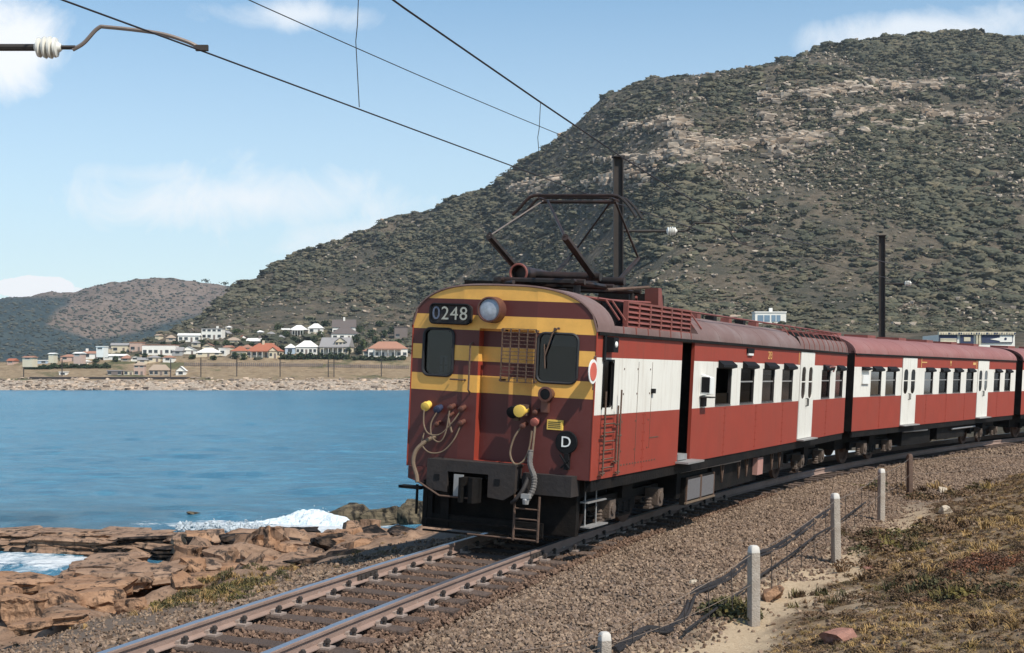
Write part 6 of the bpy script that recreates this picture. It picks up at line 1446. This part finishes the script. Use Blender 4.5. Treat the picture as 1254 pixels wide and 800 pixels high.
for (p0, p1, py, h, l) in ((343, 428, 440, 8, 'long dark hedge below the white villas'), (432, 496, 441, 5, 'low dark hedge below the terracotta bungalow'), (60, 135, 451, 6, 'low green thicket behind the platform'), (30, 64, 452, 5, 'green thicket at the far end of the platform')):
    a = hill_at(p0, py); o = empty('hedge', a); tag(o, l, 'hedge'); mb = MB(); r = random.Random(int(p0))
    for k in range(int((p1-p0)*16)):
        q = r.uniform(p0, p1); c = hill_at(q, py)-a; u = r.random(); c += Vector((r.gauss(0, .3), r.uniform(-1.4, 1.4), u*h*a.y/F*(.75+.3*math.sin(q*.5)))); s_ = r.uniform(.3, .65)
        n = Vector((r.gauss(0, 1), r.gauss(-.4, 1), r.gauss(.6, .8))).normalized(); u_ = n.orthogonal().normalized(); v_ = n.cross(u_); mb.add([c-u_*s_, c-v_*s_*.8, c+u_*s_, c+v_*s_*.8], [(0, 1, 2, 3)])
    kind(mb.build('foliage', TLEAF, o, recalc=False), 'stuff')
# three skyline trees on the far ridge
for px in (252, 276, 292):
    i = int(np.clip(round((px+600)/3.0), 0, FX.shape[0]-1)); pp = HOR-F*(FZ[i]-CAMZ)/FY[i]; j = int(np.argmin(pp)); p = Vector((FX[i, j], FY[i, j], FZ[i, j]-1)); o = empty('skyline_tree', p); tag(o, 'lone dark tree on the skyline of the far ridge', 'tree', 'skyline trees on the far ridge')
    MB().tube([(0, 0, -1), (0, 0, 4)], [.4, .25], 6).build('trunk', TRUNK, o); r = random.Random(px); mb = MB()
    for k in range(70):
        c = Vector((r.gauss(0, 2.4), r.gauss(0, 2), 4.5+r.gauss(0, 1.3))); q = r.uniform(.6, 1.2); n = Vector((r.gauss(0, 1), r.gauss(0, 1), r.gauss(0, 1))).normalized(); u_ = n.orthogonal().normalized(); v_ = n.cross(u_); mb.add([c-u_*q, c-v_*q, c+u_*q, c+v_*q], [(0, 1, 2, 3)])
    mb.build('crown', TLEAF, o, recalc=False)

# ------------------------------------------------------------------ buildings seen over the train's roof
house(944, 396, 38, 13, 'white', 'rwhite', 'flat', 1.5, 'white flat-roofed bungalow with wide glass front above the motor coach roof', chim=.1, wins=0, depth=22)
P_ = hill_at(944, 396); sc = P_.y/F; vb = bpy.data.objects[[o.name for o in bpy.data.objects if o.get('label', '').startswith('white flat-roofed bungalow')][0]]
for a, b in ((-16, -1), (1, 12)):
    wd_ = MB().box((a*sc, -.06, 2*sc), (b*sc, .03, 10*sc)).build('window', mat('sky_blue_glass', (.16, .24, .32), .15, var=.3, scale=.4, spec=.7), vb)
    MB().box(((a+(b-a)*.5-.4)*sc, -.10, 2*sc), ((a+(b-a)*.5+.4)*sc, -.061, 10*sc)).build('mullion', hm('white'), wd_)
house(908, 393, 26, 5, 'grey', 'rtan', 'gable', 3, 'low grey outbuilding beside the glass-fronted bungalow', wins=3)
# shop front with painted signboards beyond the last coach
bb = empty('roadside_shop', ray(1197, 424, 150)); s2 = 150/F
tag(bb, 'long roadside shop with navy and white signboards above the trailer roof', 'shop')
MB().box((-47*s2, .3, -3), (47*s2, 6, 14*s2)).build('wall', hm('white'), bb); NAVY = mat('navy_signboard', (.035, .045, .09), .6, var=.25); SGN = mat('sign_lettering', (.66, .58, .42), .7, var=.3, scale=.8)
MB().box((-47*s2, .0, 14*s2), (47*s2, .5, 17.5*s2)).build('fascia', SGN, bb)
for a, b, z0, z1 in ((-46, -24, 5, 14), (-20, -4, 3, 14), (6, 44, 4, 14)): MB().box((a*s2, .18, z0*s2), (b*s2, .29, z1*s2)).build('signboard', NAVY, bb)
for a, b, z0, z1 in ((-45, -25, 8, 9.3), (-45, -25, 5.2, 7.2), (-16, -8, 6, 11), (28, 43, 5, 13)): MB().box((a*s2, .14, z0*s2), (b*s2, .178, z1*s2)).build('painted_panel', SGN if a < 0 else hm('white'), bb)
MB().prism([(16*s2, 8.5*s2), (28*s2, 6.5*s2), (28*s2, 10.5*s2)], lambda a, b, d: (a, d, b), .14, .178).build('painted_arrow', hm('white'), bb); MB().lathe([(0, 1.6*s2), (.03, 1.6*s2)], (35*s2, .11, 9*s2), (0, 1, 0), 12).build('painted_dot', NAVY, bb)
for x in (-1, 2.5): MB().box((x*s2, .05, 2*s2), ((x+1.4)*s2, .29, 14*s2)).build('pillar', SGN, bb)
r = random.Random(9)
for x in np.arange(-45, 46, 3.1): MB().box((x*s2, -.04, 14.6*s2), ((x+r.uniform(1.0, 2.4))*s2, -.001, 16.6*s2)).build('fascia_lettering', NAVY if r.random() < .35 else hm('tan'), bb)

# ------------------------------------------------------------------ sea air
hz_ = MB().box((-2300, -80, -150), (2400, 2900, 270)).build('haze', DARK)
hm_ = bpy.data.materials.new('sea_haze'); hm_.use_nodes = True; hm_.node_tree.nodes.clear()
_o = hm_.node_tree.nodes.new('ShaderNodeOutputMaterial'); _v = hm_.node_tree.nodes.new('ShaderNodeVolumePrincipled'); _v.inputs['Color'].default_value = (.72, .82, .95, 1); _v.inputs['Density'].default_value = .00010; _v.inputs['Anisotropy'].default_value = .2
hm_.node_tree.links.new(_v.outputs[0], _o.inputs['Volume']); hz_.data.materials.clear(); hz_.data.materials.append(hm_); kind(hz_, 'stuff')
